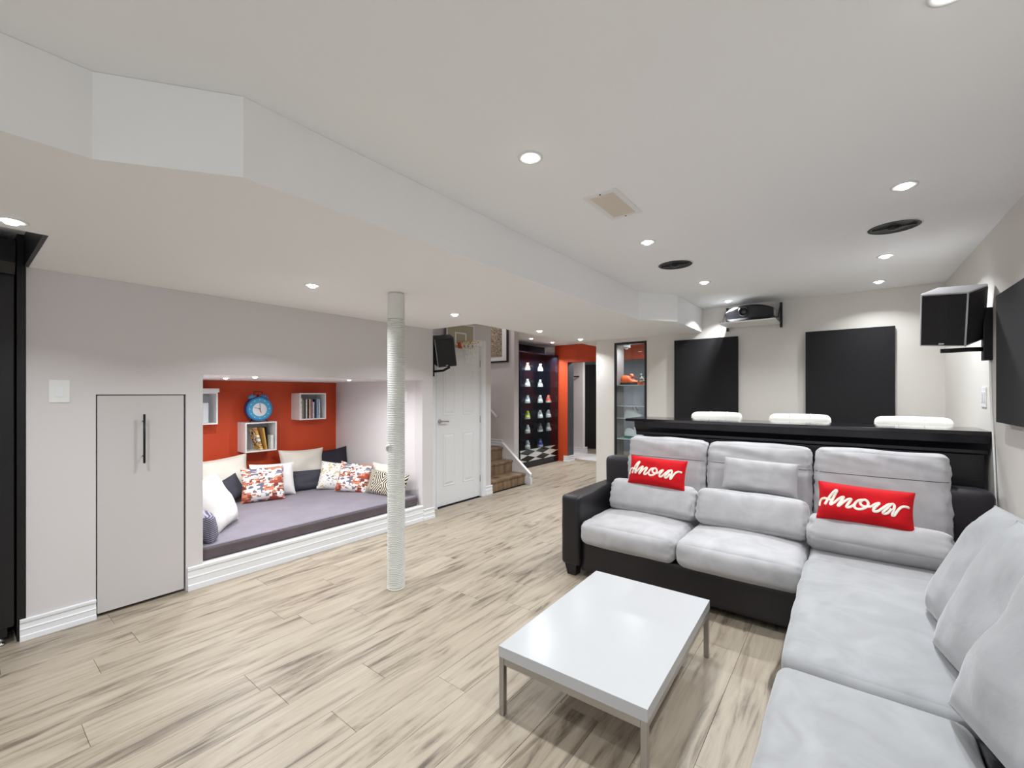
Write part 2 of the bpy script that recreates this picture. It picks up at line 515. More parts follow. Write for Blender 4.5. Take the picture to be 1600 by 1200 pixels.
def stripe_mat(name, c1, c2, freq, mode='chevron', rough=0.85, thr=0.5):
    m = mat(name, c1, rough)
    nt = m.node_tree; L = nt.links.new
    b = nt.nodes['Principled BSDF']
    tc = nt.nodes.new('ShaderNodeTexCoord')
    se = nt.nodes.new('ShaderNodeSeparateXYZ'); L(tc.outputs['Object'], se.inputs[0])
    def mth(op, a, bb=None, c=None):
        n = nt.nodes.new('ShaderNodeMath'); n.operation = op
        for i, q in enumerate((a, bb, c)):
            if q is None: continue
            if isinstance(q, (int, float)): n.inputs[i].default_value = q
            else: L(q, n.inputs[i])
        return n.outputs[0]
    if mode == 'chevron':
        pp = mth('PINGPONG', mth('ADD', se.outputs[0], 10.03), 0.13)
        z = mth('ABSOLUTE', se.outputs[2])
        t = mth('ADD', mth('MULTIPLY', pp, 1.3), z)
    elif mode == 'z':
        t = se.outputs[2]
    elif mode == 'x':
        t = se.outputs[0]
    elif mode == 'checker':
        ck = nt.nodes.new('ShaderNodeTexChecker'); ck.inputs['Scale'].default_value = freq
        mp = nt.nodes.new('ShaderNodeMapping'); mp.inputs['Rotation'].default_value = (R(45), 0, 0); mp.inputs['Location'].default_value = (.013, .02, .03)
        sc_ = nt.nodes.new('ShaderNodeVectorMath'); sc_.operation = 'MULTIPLY'; sc_.inputs[1].default_value = (0.01, 0.55, 2.4)
        L(tc.outputs['Object'], sc_.inputs[0]); L(sc_.outputs[0], mp.inputs['Vector']); L(mp.outputs[0], ck.inputs['Vector'])
        ck.inputs['Color1'].default_value = c1; ck.inputs['Color2'].default_value = c2
        L(ck.outputs['Color'], b.inputs['Base Color'])
        return m
    fr = mth('FRACT', mth('MULTIPLY', t, freq))
    g = mth('GREATER_THAN', fr, thr)
    mx = nt.nodes.new('ShaderNodeMix'); mx.data_type = 'RGBA'
    L(g, mx.inputs['Factor'])
    mx.inputs['A'].default_value = c1; mx.inputs['B'].default_value = c2
    L(mx.outputs['Result'], b.inputs['Base Color'])
    return m
M['geo'] = stripe_mat('black_cream_geometric', rgb(226, 216, 196), rgb(26, 22, 24), 26)
M['ribgrey'] = stripe_mat('grey_ribbed_fabric', rgb(150, 146, 164), rgb(70, 66, 86), 70, 'z')
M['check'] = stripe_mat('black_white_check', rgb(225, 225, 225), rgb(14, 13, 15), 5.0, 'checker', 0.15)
M['ribwhite'] = mat('white_tufted_cotton', rgb(232, 229, 226), 0.9, bump=0.5, bscale=90)

# ------------------------------------------------------------------ the room
UC, LC, RX, BY, LX = 2.39, 2.12, 0.70, 5.41, -3.70
# floor: a dark subfloor with single planks on it
bm = NB(); box(bm, -6.2, -3.0, -0.06, RX+0.1, 10.4, -0.013)
floor = struct('floor', bm, M['dark'])
floor['kind'] = 'structure'
PW, PL = 0.192, 1.26
def plank_mesh(x0, x1, y0, y1):
    g = 0.0006; bm = NB()
    cx, cy = (x0+x1)/2, (y0+y1)/2
    a, b = (x1-x0)/2 - g, (y1-y0)/2 - g
    e = 0.0008
    lo = [bm.verts.new(p) for p in ((-a,-b,-0.0125),(a,-b,-0.0125),(a,b,-0.0125),(-a,b,-0.0125))]
    mi = [bm.verts.new(p) for p in ((-a,-b,-e),(a,-b,-e),(a,b,-e),(-a,b,-e))]
    hi = [bm.verts.new(p) for p in ((-a+e,-b+e,0),(a-e,-b+e,0),(a-e,b-e,0),(-a+e,b-e,0))]
    bm.faces.new(hi)
    for i in range(4):
        j = (i+1) % 4
        bm.faces.new((lo[i], lo[j], mi[j], mi[i])); bm.faces.new((mi[i], mi[j], hi[j], hi[i]))
    me = bpy.data.meshes.new('plank'); bm.to_mesh(me); bm.free(); me.materials.append(M['plank'])
    return me, (cx, cy, 0)
full = None
rnd = random.Random(5)
k = 0
x = RX - PW
planks = []
while x > -5.3:
    off = (rnd.random()) * PL
    y = -0.9 - off
    while y < 8.4:
        y0, y1 = max(y, -0.9), min(y + PL, 8.4)
        ok = y1 - y0 > 0.05
        cx = x + PW/2
        if cx < -3.95 and y1 < 5.4: ok = False
        if cx < -4.0 and y0 < 5.62 and ok: y0 = 5.62
        if cx > -2.5 and y0 > 5.4: ok = False
        if ok and y1 - y0 > 0.05:
            if abs((y1-y0) - PL) < 1e-4:
                if full is None:
                    full, _ = plank_mesh(0, PW, 0, PL)
                me, loc = full, (x+PW/2, (y0+y1)/2, 0)
            else: me, loc = plank_mesh(x, x+PW, y0, y1)
            p = bpy.data.objects.new('plank', me); COL.objects.link(p); p.parent = floor; p.location = loc
            k += 1
        y += PL
    x -= PW
print('planks', k)

# ceilings
bm = NB(); box(bm, -6.2, -3.0, UC, RX+0.1, 4.62, UC+0.1); box(bm, -3.93, 4.62, UC, RX+0.1, 5.50, UC+0.1); box(bm, -6.2, 5.50, UC, RX+0.1, 10.4, UC+0.1); box(bm, -6.2, 4.55, 3.4, -3.85, 5.6, 3.5)
struct('ceiling', bm, M['ceil'])
poly = [(-1.845, -3.0), (-1.835, 0.27), (-1.592, 0.60), (-1.600, 4.09), (-1.345, 4.48), (-1.345, BY), (-2.71, BY), (-2.71, 6.6), (-3.04, 6.6), (-3.04, 3.33), (-3.82, 3.33), (-3.82, 0.28), (-2.89, 0.28), (-2.89, -3.0)]
bm = NB(); prism(bm, poly[::-1], LC, UC-0.001)
struct('ceiling_bulkhead', bm, M['ceil'])
bm = NB(); box(bm, -4.6, -3.0, 2.30, -2.89, 0.28, UC-0.001)
struct('ceiling_recess', bm, M['ceil'])
bm = NB(); box(bm, -3.70, 0.262, LC-0.001, -2.893, 0.279, 2.298)
struct('trim_1', bm, M['black'])

# left wall with the hatch opening and the alcove opening
bm = NB()
T = 0.12
for y0, y1, z0, z1 in ((0.27, 0.560, 0, 2.119), (0.560, 1.025, 1.392, 2.119), (1.025, 1.127, 0, 2.119), (1.127, 3.187, 1.54, 2.119), (1.127, 3.187, 0, 0.165), (3.187, 3.34, 0, 2.119)):
    box(bm, LX-T, y0, z0, LX, y1, z1)
struct('wall_left', bm, M['wall'])
bm = NB(); box(bm, -3.93, 3.19, 0, LX-T, 3.34, UC)
struct('wall_left_return', bm, M['wall'])
# recess left of it: black side panel
bm = NB(); box(bm, -4.6, 0.235, 0, -3.702, 0.268, 2.298)
struct('trim_2', bm, M['black'])
# alcove shell
NX0, NY0, NY1, NZ0, NZ1 = -5.45, 1.127, 3.187, 0.165, 1.54
bm = NB(); box(bm, NX0-0.05, NY0-0.05, NZ0-0.04, LX-T, NY1+0.0, NZ0)
struct('alcove_floor', bm, M['trim'])
bm = NB(); box(bm, NX0-0.05, NY0-0.05, NZ1, LX-T, NY1, NZ1+0.04)
struct('alcove_ceiling', bm, M['nichew'])
bm = NB(); box(bm, NX0-0.06, NY0-0.05, NZ0, NX0, NY1, NZ1)
struct('wall_alcove_back', bm, M['orange'])
bm = NB(); box(bm, NX0, NY1, NZ0, -3.821, NY1+0.0025, NZ1)
struct('wall_alcove_right', bm, M['nichew'])
bm = NB(); box(bm, NX0, NY0-0.05, NZ0, LX-T, NY0, NZ1)
struct('wall_alcove_left', bm, M['nichew'])

# door wall, stair wall, etc
bm = NB()
for y0, y1, z0, z1 in ((3.34, 3.598, 0, UC), (3.598, 4.412, 2.04, UC), (4.412, 4.62, 0, UC)):
    box(bm, -4.05, y0, z0, -3.93, y1, z1)
box(bm, -6.1, 4.53, 0, -4.05, 4.62, UC-0.001); box(bm, -6.1, 4.55, UC+0.1, -3.93, 4.62, 3.4)
struct('wall_stair_near', bm, M['wall'])
bm = NB(); box(bm, -6.1, 5.50, 0, -4.19, 5.62, UC-0.001); box(bm, -6.1, 5.50, UC+0.1, -3.93, 5.6, 3.4); box(bm, -6.1, 5.499, UC-0.002, -4.19, 5.50, UC+0.101); box(bm, -3.93, 4.62, UC+0.1, -3.85, 5.5, 3.4)
struct('wall_stair_far', bm, M['wall'])
bm = NB(); box(bm, -6.2, 4.5, 0, -6.1, 5.6, 3.4); box(bm, -6.2, 5.6, 0, -6.1, 10.4, UC-.001)
struct('wall_stair_end', bm, M['wall'])
# right wall, back wall (with display window), rear wall with a made-up window for the fill light
bm = NB(); box(bm, RX, -3.0, 0, RX+0.1, 10.4, UC)
struct('wall_right', bm, M['wallr'])
WX0, WX1, WZ0, WZ1 = -2.444, -2.006, 0.30, 2.068
bm = NB()
D = 0.30
box(bm, -2.71, BY, 0, WX0, BY+D, UC)
box(bm, WX0, BY, 0, WX1, BY+D, WZ0)
box(bm, WX0, BY, WZ1, WX1, BY+D, UC)
box(bm, WX1, BY, 0, RX, BY+D, UC)
struct('wall_back', bm, M['wallr'])
bm = NB()
box(bm, -4.6, -3.1, 0, -3.5, -3.0, UC); box(bm, 0.5, -3.1, 0, RX, -3.0, UC)
box(bm, -3.5, -3.1, 0, 0.5, -3.0, 0.4); box(bm, -3.5, -3.1, 2.3, 0.5, -3.0, UC)
struct('wall_rear', bm, M['wall'])
bm = NB()
for a in (-3.5, -2.17, -0.84, 0.46): box(bm, a, -3.06, 0.4, a+0.04, -3.02, 2.3)
box(bm, -3.5, -3.06, 0.4, 0.5, -3.02, 0.44); box(bm, -3.5, -3.06, 2.26, 0.5, -3.02, 2.3)
struct('added_window_1', bm, M['trim'])  # unseen window frame, added to go with the rear fill light
bm = NB(); box(bm, -4.7, -3.1, 0, -4.6, 1.07, UC)
struct('wall_recess_end', bm, M['wall'])

# far hall
HY = 7.72
bm = NB()
box(bm, -4.82, HY, 0, -4.512, HY+0.2, UC)
box(bm, -4.512, HY, 2.035, 0.7, HY+0.2, UC)
struct('wall_far_orange', bm, M['orange'])
bm = NB(); box(bm, -4.511, HY+0.004, 0, -4.505, HY+0.24, 2.034)
struct('trim_3', bm, M['dgrey'])
bm = NB(); box(bm, -5.30, 5.62, 0, -5.2, HY+0.2, UC)
struct('wall_behind_sneakers', bm, M['navy'])
bm = NB(); box(bm, -6.0, 9.0, 0, -4.85, 9.1, UC)
struct('wall_bath', bm, M['nichew'])
bm = NB(); box(bm, -5.4, 9.95, 0, RX, 10.05, UC)
struct('wall_far', bm, M['bgrey'])
bm = NB(); box(bm, -5.38, 9.88, 0.02, -4.3, 9.94, 2.12)
struct('door_3', bm, mat('dark_brown_door', rgb(30, 22, 22), 0.4))
bm = NB(); box(bm, -5.25, 8.15, 0.0, -3.2, 9.0, 0.012)
struct('floor_far_tile', bm, mat('white_tile', rgb(240, 238, 238), 0.3))
bm = NB(); box(bm, -3.2, 8.0, -0.013, RX, 10.0, 0.0); box(bm, -5.3, 8.4, -0.013, -3.2, 10.0, -0.001); box(bm, -2.5, 5.71, -0.013, RX, 8.0, 0)
struct('floor_far_room', bm, M['plank'])

# baseboards: stepped profile
def base_profile(h):
    return [(0, 0), (0.022, 0), (0.020, 0.22*h), (0.014, 0.25*h), (0.014, 0.50*h), (0.017, 0.54*h), (0.012, 0.60*h), (0.009, 0.80*h), (0.015, 0.86*h), (0.015, 0.97*h), (0.010, h), (0, h)]
def baseboard(name, side, a0, a1, at, h=0.12, z=0.0, toward=1, m=None):
    bm = NB()
    pr = base_profile(h)
    if side == 'y':   # runs along y, wall face at x=at, sticking out toward +x*toward
        pts = [(at + toward*d, zz+z) for d, zz in pr]
        prism(bm, pts, a0, a1, 'y')
    else:             # runs along x, wall face at y=at
        pts = [(at + toward*d, zz+z) for d, zz in pr]
        prism(bm, pts, a0, a1, 'x')
    return struct(name, bm, m or M['trim'])
baseboard('baseboard_left', 'y', 0.245, 0.560, LX)
baseboard('baseboard_left', 'y', 1.032, 3.187, LX+0.002, h=0.165)
baseboard('baseboard_left', 'y', 3.187, 3.35, LX+0.008, h=0.12)
baseboard('baseboard_stair_near', 'y', 4.50, 4.64, -3.93)
baseboard('baseboard_far_orange', 'x', -4.60, -4.49, HY, toward=-1)
baseboard('baseboard_far_orange', 'y', HY-0.02, HY+0.26, -4.505)
baseboard('baseboard_bath', 'x', -5.9, -4.83, 9.0, toward=-1, h=0.14)
baseboard('baseboard_bath', 'y', 8.98, 9.2, -4.85, h=0.14)
baseboard('baseboard_right', 'y', -3.0, 5.40, RX, toward=-1)
baseboard('baseboard_back', 'x', -2.0, 0.68, BY, toward=-1)
baseboard('baseboard_back', 'x', -2.71, -2.44, BY, toward=-1)
baseboard('baseboard_stair_far', 'x', -5.6, -4.43, 5.50, toward=-1, z=0.535, h=0.11)

# ------------------------------------------------------------------ doors
# six panel door in its casing
def panel_door():
    r = struct('door_1', (lambda b: (box(b, -3.985, 3.604, 0.012, -3.945, 4.408, 2.03), b)[1])(NB()), M['door'])
    cols = ((3.732, 3.932), (4.085, 4.285))
    rows = ((0.25, 0.90), (1.13, 1.70), (1.78, 1.94))
    for y0, y1 in cols:
        for z0, z1 in rows:
            bm = NB()
            xo = -3.945
            def ring(d, inset):
                return [bm.verts.new((xo+d, y, z)) for y, z in ((y0+inset, z0+inset), (y1-inset, z0+inset), (y1-inset, z1-inset), (y0+inset, z1-inset))]
            rs = [ring(0.0005, -0.004), ring(0.005, 0.002), ring(0.001, 0.014), ring(0.0012, 0.022), ring(0.007, 0.045)]
            for A, B in zip(rs, rs[1:]):
                for i in range(4): bm.faces.new((A[i], A[(i+1) % 4], B[(i+1) % 4], B[i]))
            bm.faces.new(rs[-1])
            obj('panel', bm, M['door'], r)
    bm = NB()
    lathe(bm, [(0.026, 0), (0.026, 0.006), (0.018, 0.010), (0.010, 0.014), (0.010, 0.045)], (-3.945, 3.668, 1.055), 20, 'x')
    tube(bm, [(-3.903, 3.660, 1.055), (-3.900, 3.69, 1.056), (-3.900, 3.74, 1.054), (-3.902, 3.785, 1.050)], 0.008, 10)
    obj('lever_handle', bm, M['chrome'], r, smooth=True)
    for z in (0.25, 1.05, 1.80):
        bm = NB(); cyl(bm, (-3.940, 4.411, z-0.045), (-3.940, 4.411, z+0.045), 0.006, n=10)
        obj('hinge', bm, M['chrome'], r)
panel_door()
bm = NB()
for (y0, y1, z0, z1) in ((3.530, 3.600, 0, 2.11), (4.410, 4.488, 0, 2.11), (3.600, 4.410, 2.035, 2.11)):
    prism(bm, [(y0, z0), (y1, z0), (y1, z1), (y0, z1)], -3.93, -3.912, 'x')
    if y1 - y0 < .2: prism(bm, [(y0+0.055, z0), (y1, z0), (y1, z1), (y0+0.055, z1)] if y0 < 4 else [(y0+0.02, z0), (y1, z0), (y1, z1), (y0+.02, z1)], -3.912, -3.905, 'x')
box(bm, -4.05, 3.598, 0, -3.93, 3.603, 2.04); box(bm, -4.05, 4.409, 0, -3.93, 4.412, 2.04)
struct('trim_4', bm, M['trim'])
# grey hatch door
bm = NB(); box(bm, -3.80, 0.545, 0, -3.78, 1.04, 1.40)
struct('hatch_void', bm, M['dark'])
bm = NB(); box(bm, -3.735, 0.567, 0.022, -3.703, 1.013, 1.386)
h = struct('door_2', bm, M['grey_door'])
bm = NB()
cyl(bm, (-3.660, 0.787, 0.940), (-3.660, 0.787, 1.262), 0.0065, n=12)
cyl(bm, (-3.703, 0.787, 0.985), (-3.660, 0.787, 0.985), 0.004, n=10)
cyl(bm, (-3.703, 0.787, 1.215), (-3.660, 0.787, 1.215), 0.004, n=10)
obj('bar_handle', bm, M['blackm'], h)

# ------------------------------------------------------------------ downlights
def make_downlight(x, y, z, r=0.052, light=True):
    t = thing('downlight', None, 'ceiling light', (x, y, z))
    bm = NB()
    lathe(bm, [(r, 0.0), (r, -0.003), (r*0.86, -0.005), (r*0.62, -0.002), (r*0.55, 0.0)], (x, y, z), 28, cap=False)
    obj('trim_ring', bm, M['white'], t, smooth=True)
    bm = NB()
    lathe(bm, [(r*0.50, -0.002), (r*0.47, -0.008), (r*0.36, -0.014), (0.001, -0.016)], (x, y, z), 24, cap=False)
    obj('bulb', bm, M['lamp'], t, smooth=True)
    return t
DL = [  # x, y, z, label
    (-1.05, 0.15, UC, 'ceiling downlight behind the camera on the high ceiling'),
    (-1.05, 1.49, UC, 'large near downlight in the high ceiling beside the bulkhead'),
    (-1.03, 2.79, UC, 'downlight in the high ceiling between vent and left round speaker'),
    (-1.00, 4.11, UC, 'small downlight in the high ceiling beyond the left round speaker'),
    (-1.00, 5.10, UC, 'downlight glowing on the ceiling just above the projector'),
    (0.21, 1.50, UC, 'downlight at the very top edge of the photo, near right'),
    (0.22, 2.78, UC, 'downlight in the high ceiling just before the right round speaker'),
    (0.225, 4.12, UC, 'downlight in the high ceiling just beyond the right round speaker'),
    (0.23, 5.03, UC, 'far right downlight nearest the back wall above the black panels'),
    (-2.76, 0.16, LC, 'downlight in the low ceiling next to the tall black cabinet'),
    (-2.82, 1.48, LC, 'downlight in the low ceiling above and left of the wrapped post'),
    (-2.83, 2.82, LC, 'downlight in the low ceiling in front of the basketball hoop'),
    (-2.80, 4.16, LC, 'downlight in the low ceiling beyond the hoop, before the sneaker cabinet'),
    (-2.80, 5.13, LC, 'downlight at the far end of the low ceiling before the orange wall'),
    (-4.51, 6.43, UC, 'left one of the two downlights right in front of the sneaker cabinet'),
    (-4.53, 7.17, UC, 'right one of the two downlights right in front of the sneaker cabinet'),
    (-1.0, -1.2, UC, 'ceiling downlight far behind the camera on the left'),
    (0.2, -0.2, UC, 'ceiling downlight behind the camera on the right'),
]
for i, (x, y, z, lab) in enumerate(DL):
    t = make_downlight(x, y, z)
    t['label'] = lab; t['group'] = 'recessed ceiling downlights'
    area_light('downlight_lamp', (x, y, z-0.03), (0, 0, 0), 0.06, 0.06, DOWN_W * (0.55 if (x, y) in ((0.23, 5.03), (-2.80, 5.13)) else 1.3 if y > 4 and x > -2 else 1.0), (0.92, 0.97, 1.0), 132, 'DISK')
for i, (x, y, lab) in enumerate(((-4.39, 1.51, 'small recessed light in the alcove ceiling, leftmost and farthest back'), (-3.88, 1.55, 'small recessed light in the alcove ceiling above the blue clock'), (-4.01, 2.49, 'small recessed light in the alcove ceiling near the white side wall'))):
    t = make_downlight(x, y, NZ1, 0.035)
    t.name = 'alcove_light'; t['label'] = lab; t['group'] = 'alcove ceiling lights'
    area_light('alcove_lamp', (x, y, NZ1-0.025), (0, 0, 0), 0.05, 0.05, NICHE_W, (0.97, 0.98, 1.0), 170, 'DISK')
area_light('hall_lamp', (-4.0, 8.6, 2.3), (0, 0, 0), 0.4, 0.4, 22, (1, 1, 1), 170)
area_light('back_room_lamp', (-2.2, 7.0, 2.3), (0, 0, 0), 0.4, 0.4, 24, (1, 1, 1), 170)
area_light('stair_lamp', (-5.0, 5.05, 3.35), (0, 0, 0), 0.3, 0.3, 9, (1, .98, .95), 170)

# ceiling speakers
for cx, cy, lab in ((-1.04, 3.405, 'round black ceiling speaker on the left, above the sofa'), (0.225, 3.425, 'round black ceiling speaker on the right, larger in view')):
    t = thing('ceiling_speaker', lab, 'speaker', (cx, cy, UC), 'round ceiling speakers')
    r = 0.122
    bm = NB(); lathe(bm, [(r+0.008, 0), (r+0.008, -0.004), (r+0.002, -0.006), (r-0.002, -0.001)], (cx, cy, UC), 40, cap=False)
    obj('white_rim', bm, M['white'], t, smooth=True)
    bm = NB(); lathe(bm, [(r, -0.005), (r-0.012, -0.007), (r-0.02, -0.003), (r*0.5, -0.0025), (0.001, -0.0025)], (cx, cy, UC), 40, cap=False)
    obj('cone', bm, M['black'], t, smooth=True)
    bm = NB(); lathe(bm, [(0.032, -0.003), (0.03, -0.012), (0.02, -0.018), (0.001, -0.020)], (cx, cy, UC), 20, cap=False)
    box(bm, cx-0.1, cy-0.006, UC-0.009, cx+0.1, cy+0.006, UC-0.005)
    obj('tweeter_bridge', bm, M['blackm'], t, smooth=False)

# ceiling vent
t = thing('ceiling_vent', 'cream rectangular air vent with slats in the high ceiling', 'vent', (-0.97, 2.13, UC))
bm = NB()
vx0, vx1, vy0, vy1 = -1.03, -0.905, 1.985, 2.275
e = 0.028
box(bm, vx0-e, vy0-e, UC-0.005, vx0, vy1+e, UC); box(bm, vx1, vy0-e, UC-0.005, vx1+e, vy1+e, UC)
box(bm, vx0, vy0-e, UC-0.005, vx1, vy0, UC); box(bm, vx0, vy1, UC-0.005, vx1, vy1+e, UC)
obj('frame', bm, M['white'], t)
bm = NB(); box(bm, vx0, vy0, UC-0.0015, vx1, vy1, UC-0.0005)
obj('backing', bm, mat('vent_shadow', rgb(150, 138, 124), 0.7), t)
n = 22
for i in range(n):
    y = vy0 + (vy1-vy0)*(i+0.5)/n
    bm = NB(); prism(bm, [(y-0.005, UC-0.002), (y+0.001, UC-0.007), (y+0.0025, UC-0.007), (y-0.003, UC-0.002)], vx0, vx1, 'x')
    obj('slat', bm, M['vent'], t)
for yy in (vy0-0.014, vy1+0.014):
    bm = NB(); cyl(bm, (-0.967, yy, UC-0.008), (-0.967, yy, UC-0.004), 0.004, n=8)
    obj('screw', bm, M['dark'], t)

# ------------------------------------------------------------------ tall black cabinet at far left
t = thing('tall_cabinet', 'tall black cabinet at the left edge of the photo', 'cabinet', (-3.9, -0.2, 0))
bm = NB(); box(bm, -4.5, -0.9, 0.10, -3.69, 0.225, 2.24); obj('carcass', bm, M['blackwood'], t, bev=0.004)
bm = NB(); box(bm, -3.688, -0.34, 0.105, -3.665, 0.222, 2.05); obj('door', bm, M['blackwood'], t, bev=0.004)
bm = NB(); box(bm, -3.688, -0.895, 0.105, -3.665, -0.345, 2.05); obj('door', bm, M['blackwood'], t, bev=0.004)
bm = NB(); prism(bm, [(-3.69, 2.06), (-3.66, 2.06), (-3.63, 2.12), (-3.63, 2.24), (-3.69, 2.24)], -0.9, 0.225, 'y'); obj('cornice', bm, M['blackwood'], t)
bm = NB(); box(bm, -4.45, -0.88, 0.045, -3.70, 0.20, 0.10); obj('plinth', bm, M['blackwood'], t)
for y in (0.175, -0.35, -0.8):
    bm = NB(); lathe(bm, [(0.020, 0), (0.020, 0.008), (0.008, 0.012), (0.008, 0.02), (0.015, 0.024), (0.015, 0.03), (0.009, 0.034), (0.009, 0.05)], (-3.72, y, 0), 16)
    obj('levelling_foot', bm, M['chrome'], t)
    bm = NB(); lathe(bm, [(0.020, 0), (0.020, 0.008), (0.008, 0.012), (0.008, 0.05)], (-4.4, y, 0), 16)
    obj('levelling_foot', bm, M['chrome'], t)

# light switch
def plate(label, pos, axis, w_, h_, rockers, cat='switch', name='light_switch', out=1):
    t = thing(name, label, cat, pos)
    x, y, z = pos
    bm = NB()
    if axis == 'x': box(bm, x, y-w_/2, z-h_/2, x+0.006*out, y+w_/2, z+h_/2)
    else: box(bm, x-w_/2, y, z-h_/2, x+w_/2, y+0.006*out, z+h_/2)
    obj('plate', bm, M['white'], t, bev=0.0015)
    for (dy, dz, ww, hh) in rockers:
        bm = NB()
        if axis == 'x': box(bm, x+0.006*out, y+dy-ww/2, z+dz-hh/2, x+0.0095*out, y+dy+ww/2, z+dz+hh/2)
        obj('rocker', bm, M['trim'], t, bev=0.001)
    return t
plate('white square light switch on the left wall beside the grey hatch', (LX, 0.402, 1.412), 'x', 0.087, 0.135, [(0, 0, 0.036, 0.068)])
plate('white double switch plate low on the right wall behind the bar', (RX, 4.035, 1.375), 'x', 0.12, 0.125, [(-0.027, 0, 0.033, 0.066), (0.027, 0, 0.033, 0.066)], out=-1)
t = thing('wall_outlet', 'small white outlet on the white side wall of the alcove', 'outlet', (-3.98, NY1, 1.36))
bm = NB(); box(bm, -4.02, NY1-0.006, 1.31, -3.95, NY1, 1.42); obj('plate', bm, M['white'], t, bev=0.0015)
bm = NB(); box(bm, -4.0, NY1-0.008, 1.33, -3.97, NY1-0.006, 1.40); obj('socket', bm, M['trim'], t)

# ------------------------------------------------------------------ rope wrapped post
PX, PY, PR = -2.568, 1.968, 0.062
t = thing('wrapped_post', 'white rope-wrapped support post standing on the wooden floor', 'column', (PX, PY, 0))
bm = NB(); cyl(bm, (PX, PY, 0), (PX, PY, LC), PR-0.009, n=28); obj('pole', bm, M['trim'], t)
bm = NB()
pitch = 0.0125; n = 20; turns = int((LC-0.20)/pitch)
pts = []
for k in range(turns*n+1):
    a = 2*PI*k/n
    wob = 0.0012*noise.noise(Vector((k*0.05, 0, 0)))
    pts.append((PX+(PR-0.006+wob)*math.cos(a), PY+(PR-0.006+wob)*math.sin(a), 0.012 + pitch*k/n))
tube(bm, pts, 0.0068, n=6)
obj('rope', bm, M['rope'], t)
bm = NB()
prof = []
for k in range(14):
    z = LC-0.19+k*0.0135
    prof += [(PR-0.001, z), (PR-0.004, z+0.0067)]
lathe(bm, prof, (PX, PY, 0), 28)
obj('top_wrap', bm, M['rope'], t)
bm = NB(); lathe(bm, [(PR-0.002, 0), (PR+0.001, 0.004), (PR+0.001, 0.011), (PR-0.004, 0.014)], (PX, PY, 0), 28); obj('base_ring', bm, M['rope'], t)
bm = NB(); tube(bm, [(PX+0.02, PY-PR-0.004, 1.035), (PX+0.005, PY-PR-0.009, 1.03), (PX-0.02, PY-PR-0.006, 1.02), (PX-0.03, PY-PR+0.006, 0.99)], 0.007, 6); obj('rope_knot', bm, M['rope'], t)

# ------------------------------------------------------------------ alcove: mattress, pillows, cubes, clock, books
MZ = 0.265
t = thing('daybed_mattress', 'mauve grey mattress with dark front edge filling the alcove', 'mattress', (-4.6, 2.15, NZ0))
bm = NB(); soft_box(bm, NX0+0.01, NY0+0.01, NZ0+0.001, -3.735, NY1-0.03, MZ-0.006, r=0.02, puff=(0, 0, 0.004), wr=0.003, cuts=26, wf=3)
obj('mattress_body', bm, M['matside'], t)
bm = NB(); soft_box(bm, NX0+0.015, NY0+0.015, MZ-0.02, -3.745, NY1-0.035, MZ+0.004, r=0.009, puff=(0, 0, 0.003), wr=0.003, cuts=26, wf=3)
obj('top_cover', bm, M['mattop'], t)

pillow('large cream pillow against the orange wall, at the left end of the alcove', (-5.22, 1.72, 0.50), 0.62, 0.44, 0.20, M['cream'], yaw=88, lean=14, roll=-4, pull=.09, seed=1)
pillow('small charcoal pillow tilted on its corner at the left of the alcove', (-5.0, 1.745, 0.405), 0.30, 0.25, 0.10, M['charcoal'], yaw=95, lean=20, roll=-22, seed=2)
pillow('white pillow standing behind the left city-print pillow', (-4.98, 2.17, 0.455), 0.44, 0.36, 0.14, M['whitecot'], yaw=80, lean=20, roll=2, seed=3)
pillow('city-print pillow in rust and grey, left one of the two', (-4.86, 2.02, 0.445), 0.40, 0.36, 0.13, (M['city'], M['whitecot']), yaw=72, lean=18, roll=0, seed=4)
pillow('wide cream pillow against the orange wall under the book cube', (-5.27, 2.64, 0.52), 0.55, 0.40, 0.16, M['cream'], yaw=90, lean=10, roll=2, pull=.1, seed=5)
pillow('charcoal lumbar pillow lying in front of the wide cream pillow', (-5.02, 2.58, 0.375), 0.48, 0.24, 0.13, M['charcoal'], yaw=82, lean=14, roll=2, pull=.05, seed=6)
pillow('black pillow in the far corner of the alcove', (-5.24, 3.00, 0.48), 0.42, 0.42, 0.14, M['blackcot'], yaw=62, lean=12, roll=-7, pull=.1, seed=7)
pillow('pale yellow and white print pillow leaning behind the right city-print pillow', (-4.82, 2.80, 0.42), 0.34, 0.33, 0.11, (M['cityy'], M['whitecot']), yaw=55, lean=24, roll=8, seed=8)
pillow('city-print pillow in rust and grey, right one of the two', (-4.50, 2.86, 0.425), 0.38, 0.34, 0.12, (M['city'], M['whitecot']), yaw=40, lean=20, roll=7, seed=9)
pillow('plain cream pillow mostly hidden behind the zigzag pillow', (-4.30, 3.09, 0.42), 0.36, 0.32, 0.10, M['cream'], yaw=5, lean=8, seed=10)
pillow('black and cream zigzag pillow at the right end of the alcove', (-4.07, 2.99, 0.385), 0.56, 0.27, 0.13, M['geo'], yaw=12, lean=20, roll=3, seed=11)
pillow('large white textured pillow leaning at the near left of the alcove', (-4.20, 1.36, 0.475), 0.44, 0.46, 0.17, M['ribwhite'], yaw=138, lean=24, roll=-4, seed=12)
pillow('grey ribbed round-cornered pillow at the near left corner of the alcove', (-3.92, 1.215, 0.37), 0.30, 0.22, 0.13, M['ribgrey'], yaw=170, lean=10, roll=0, seed=13)

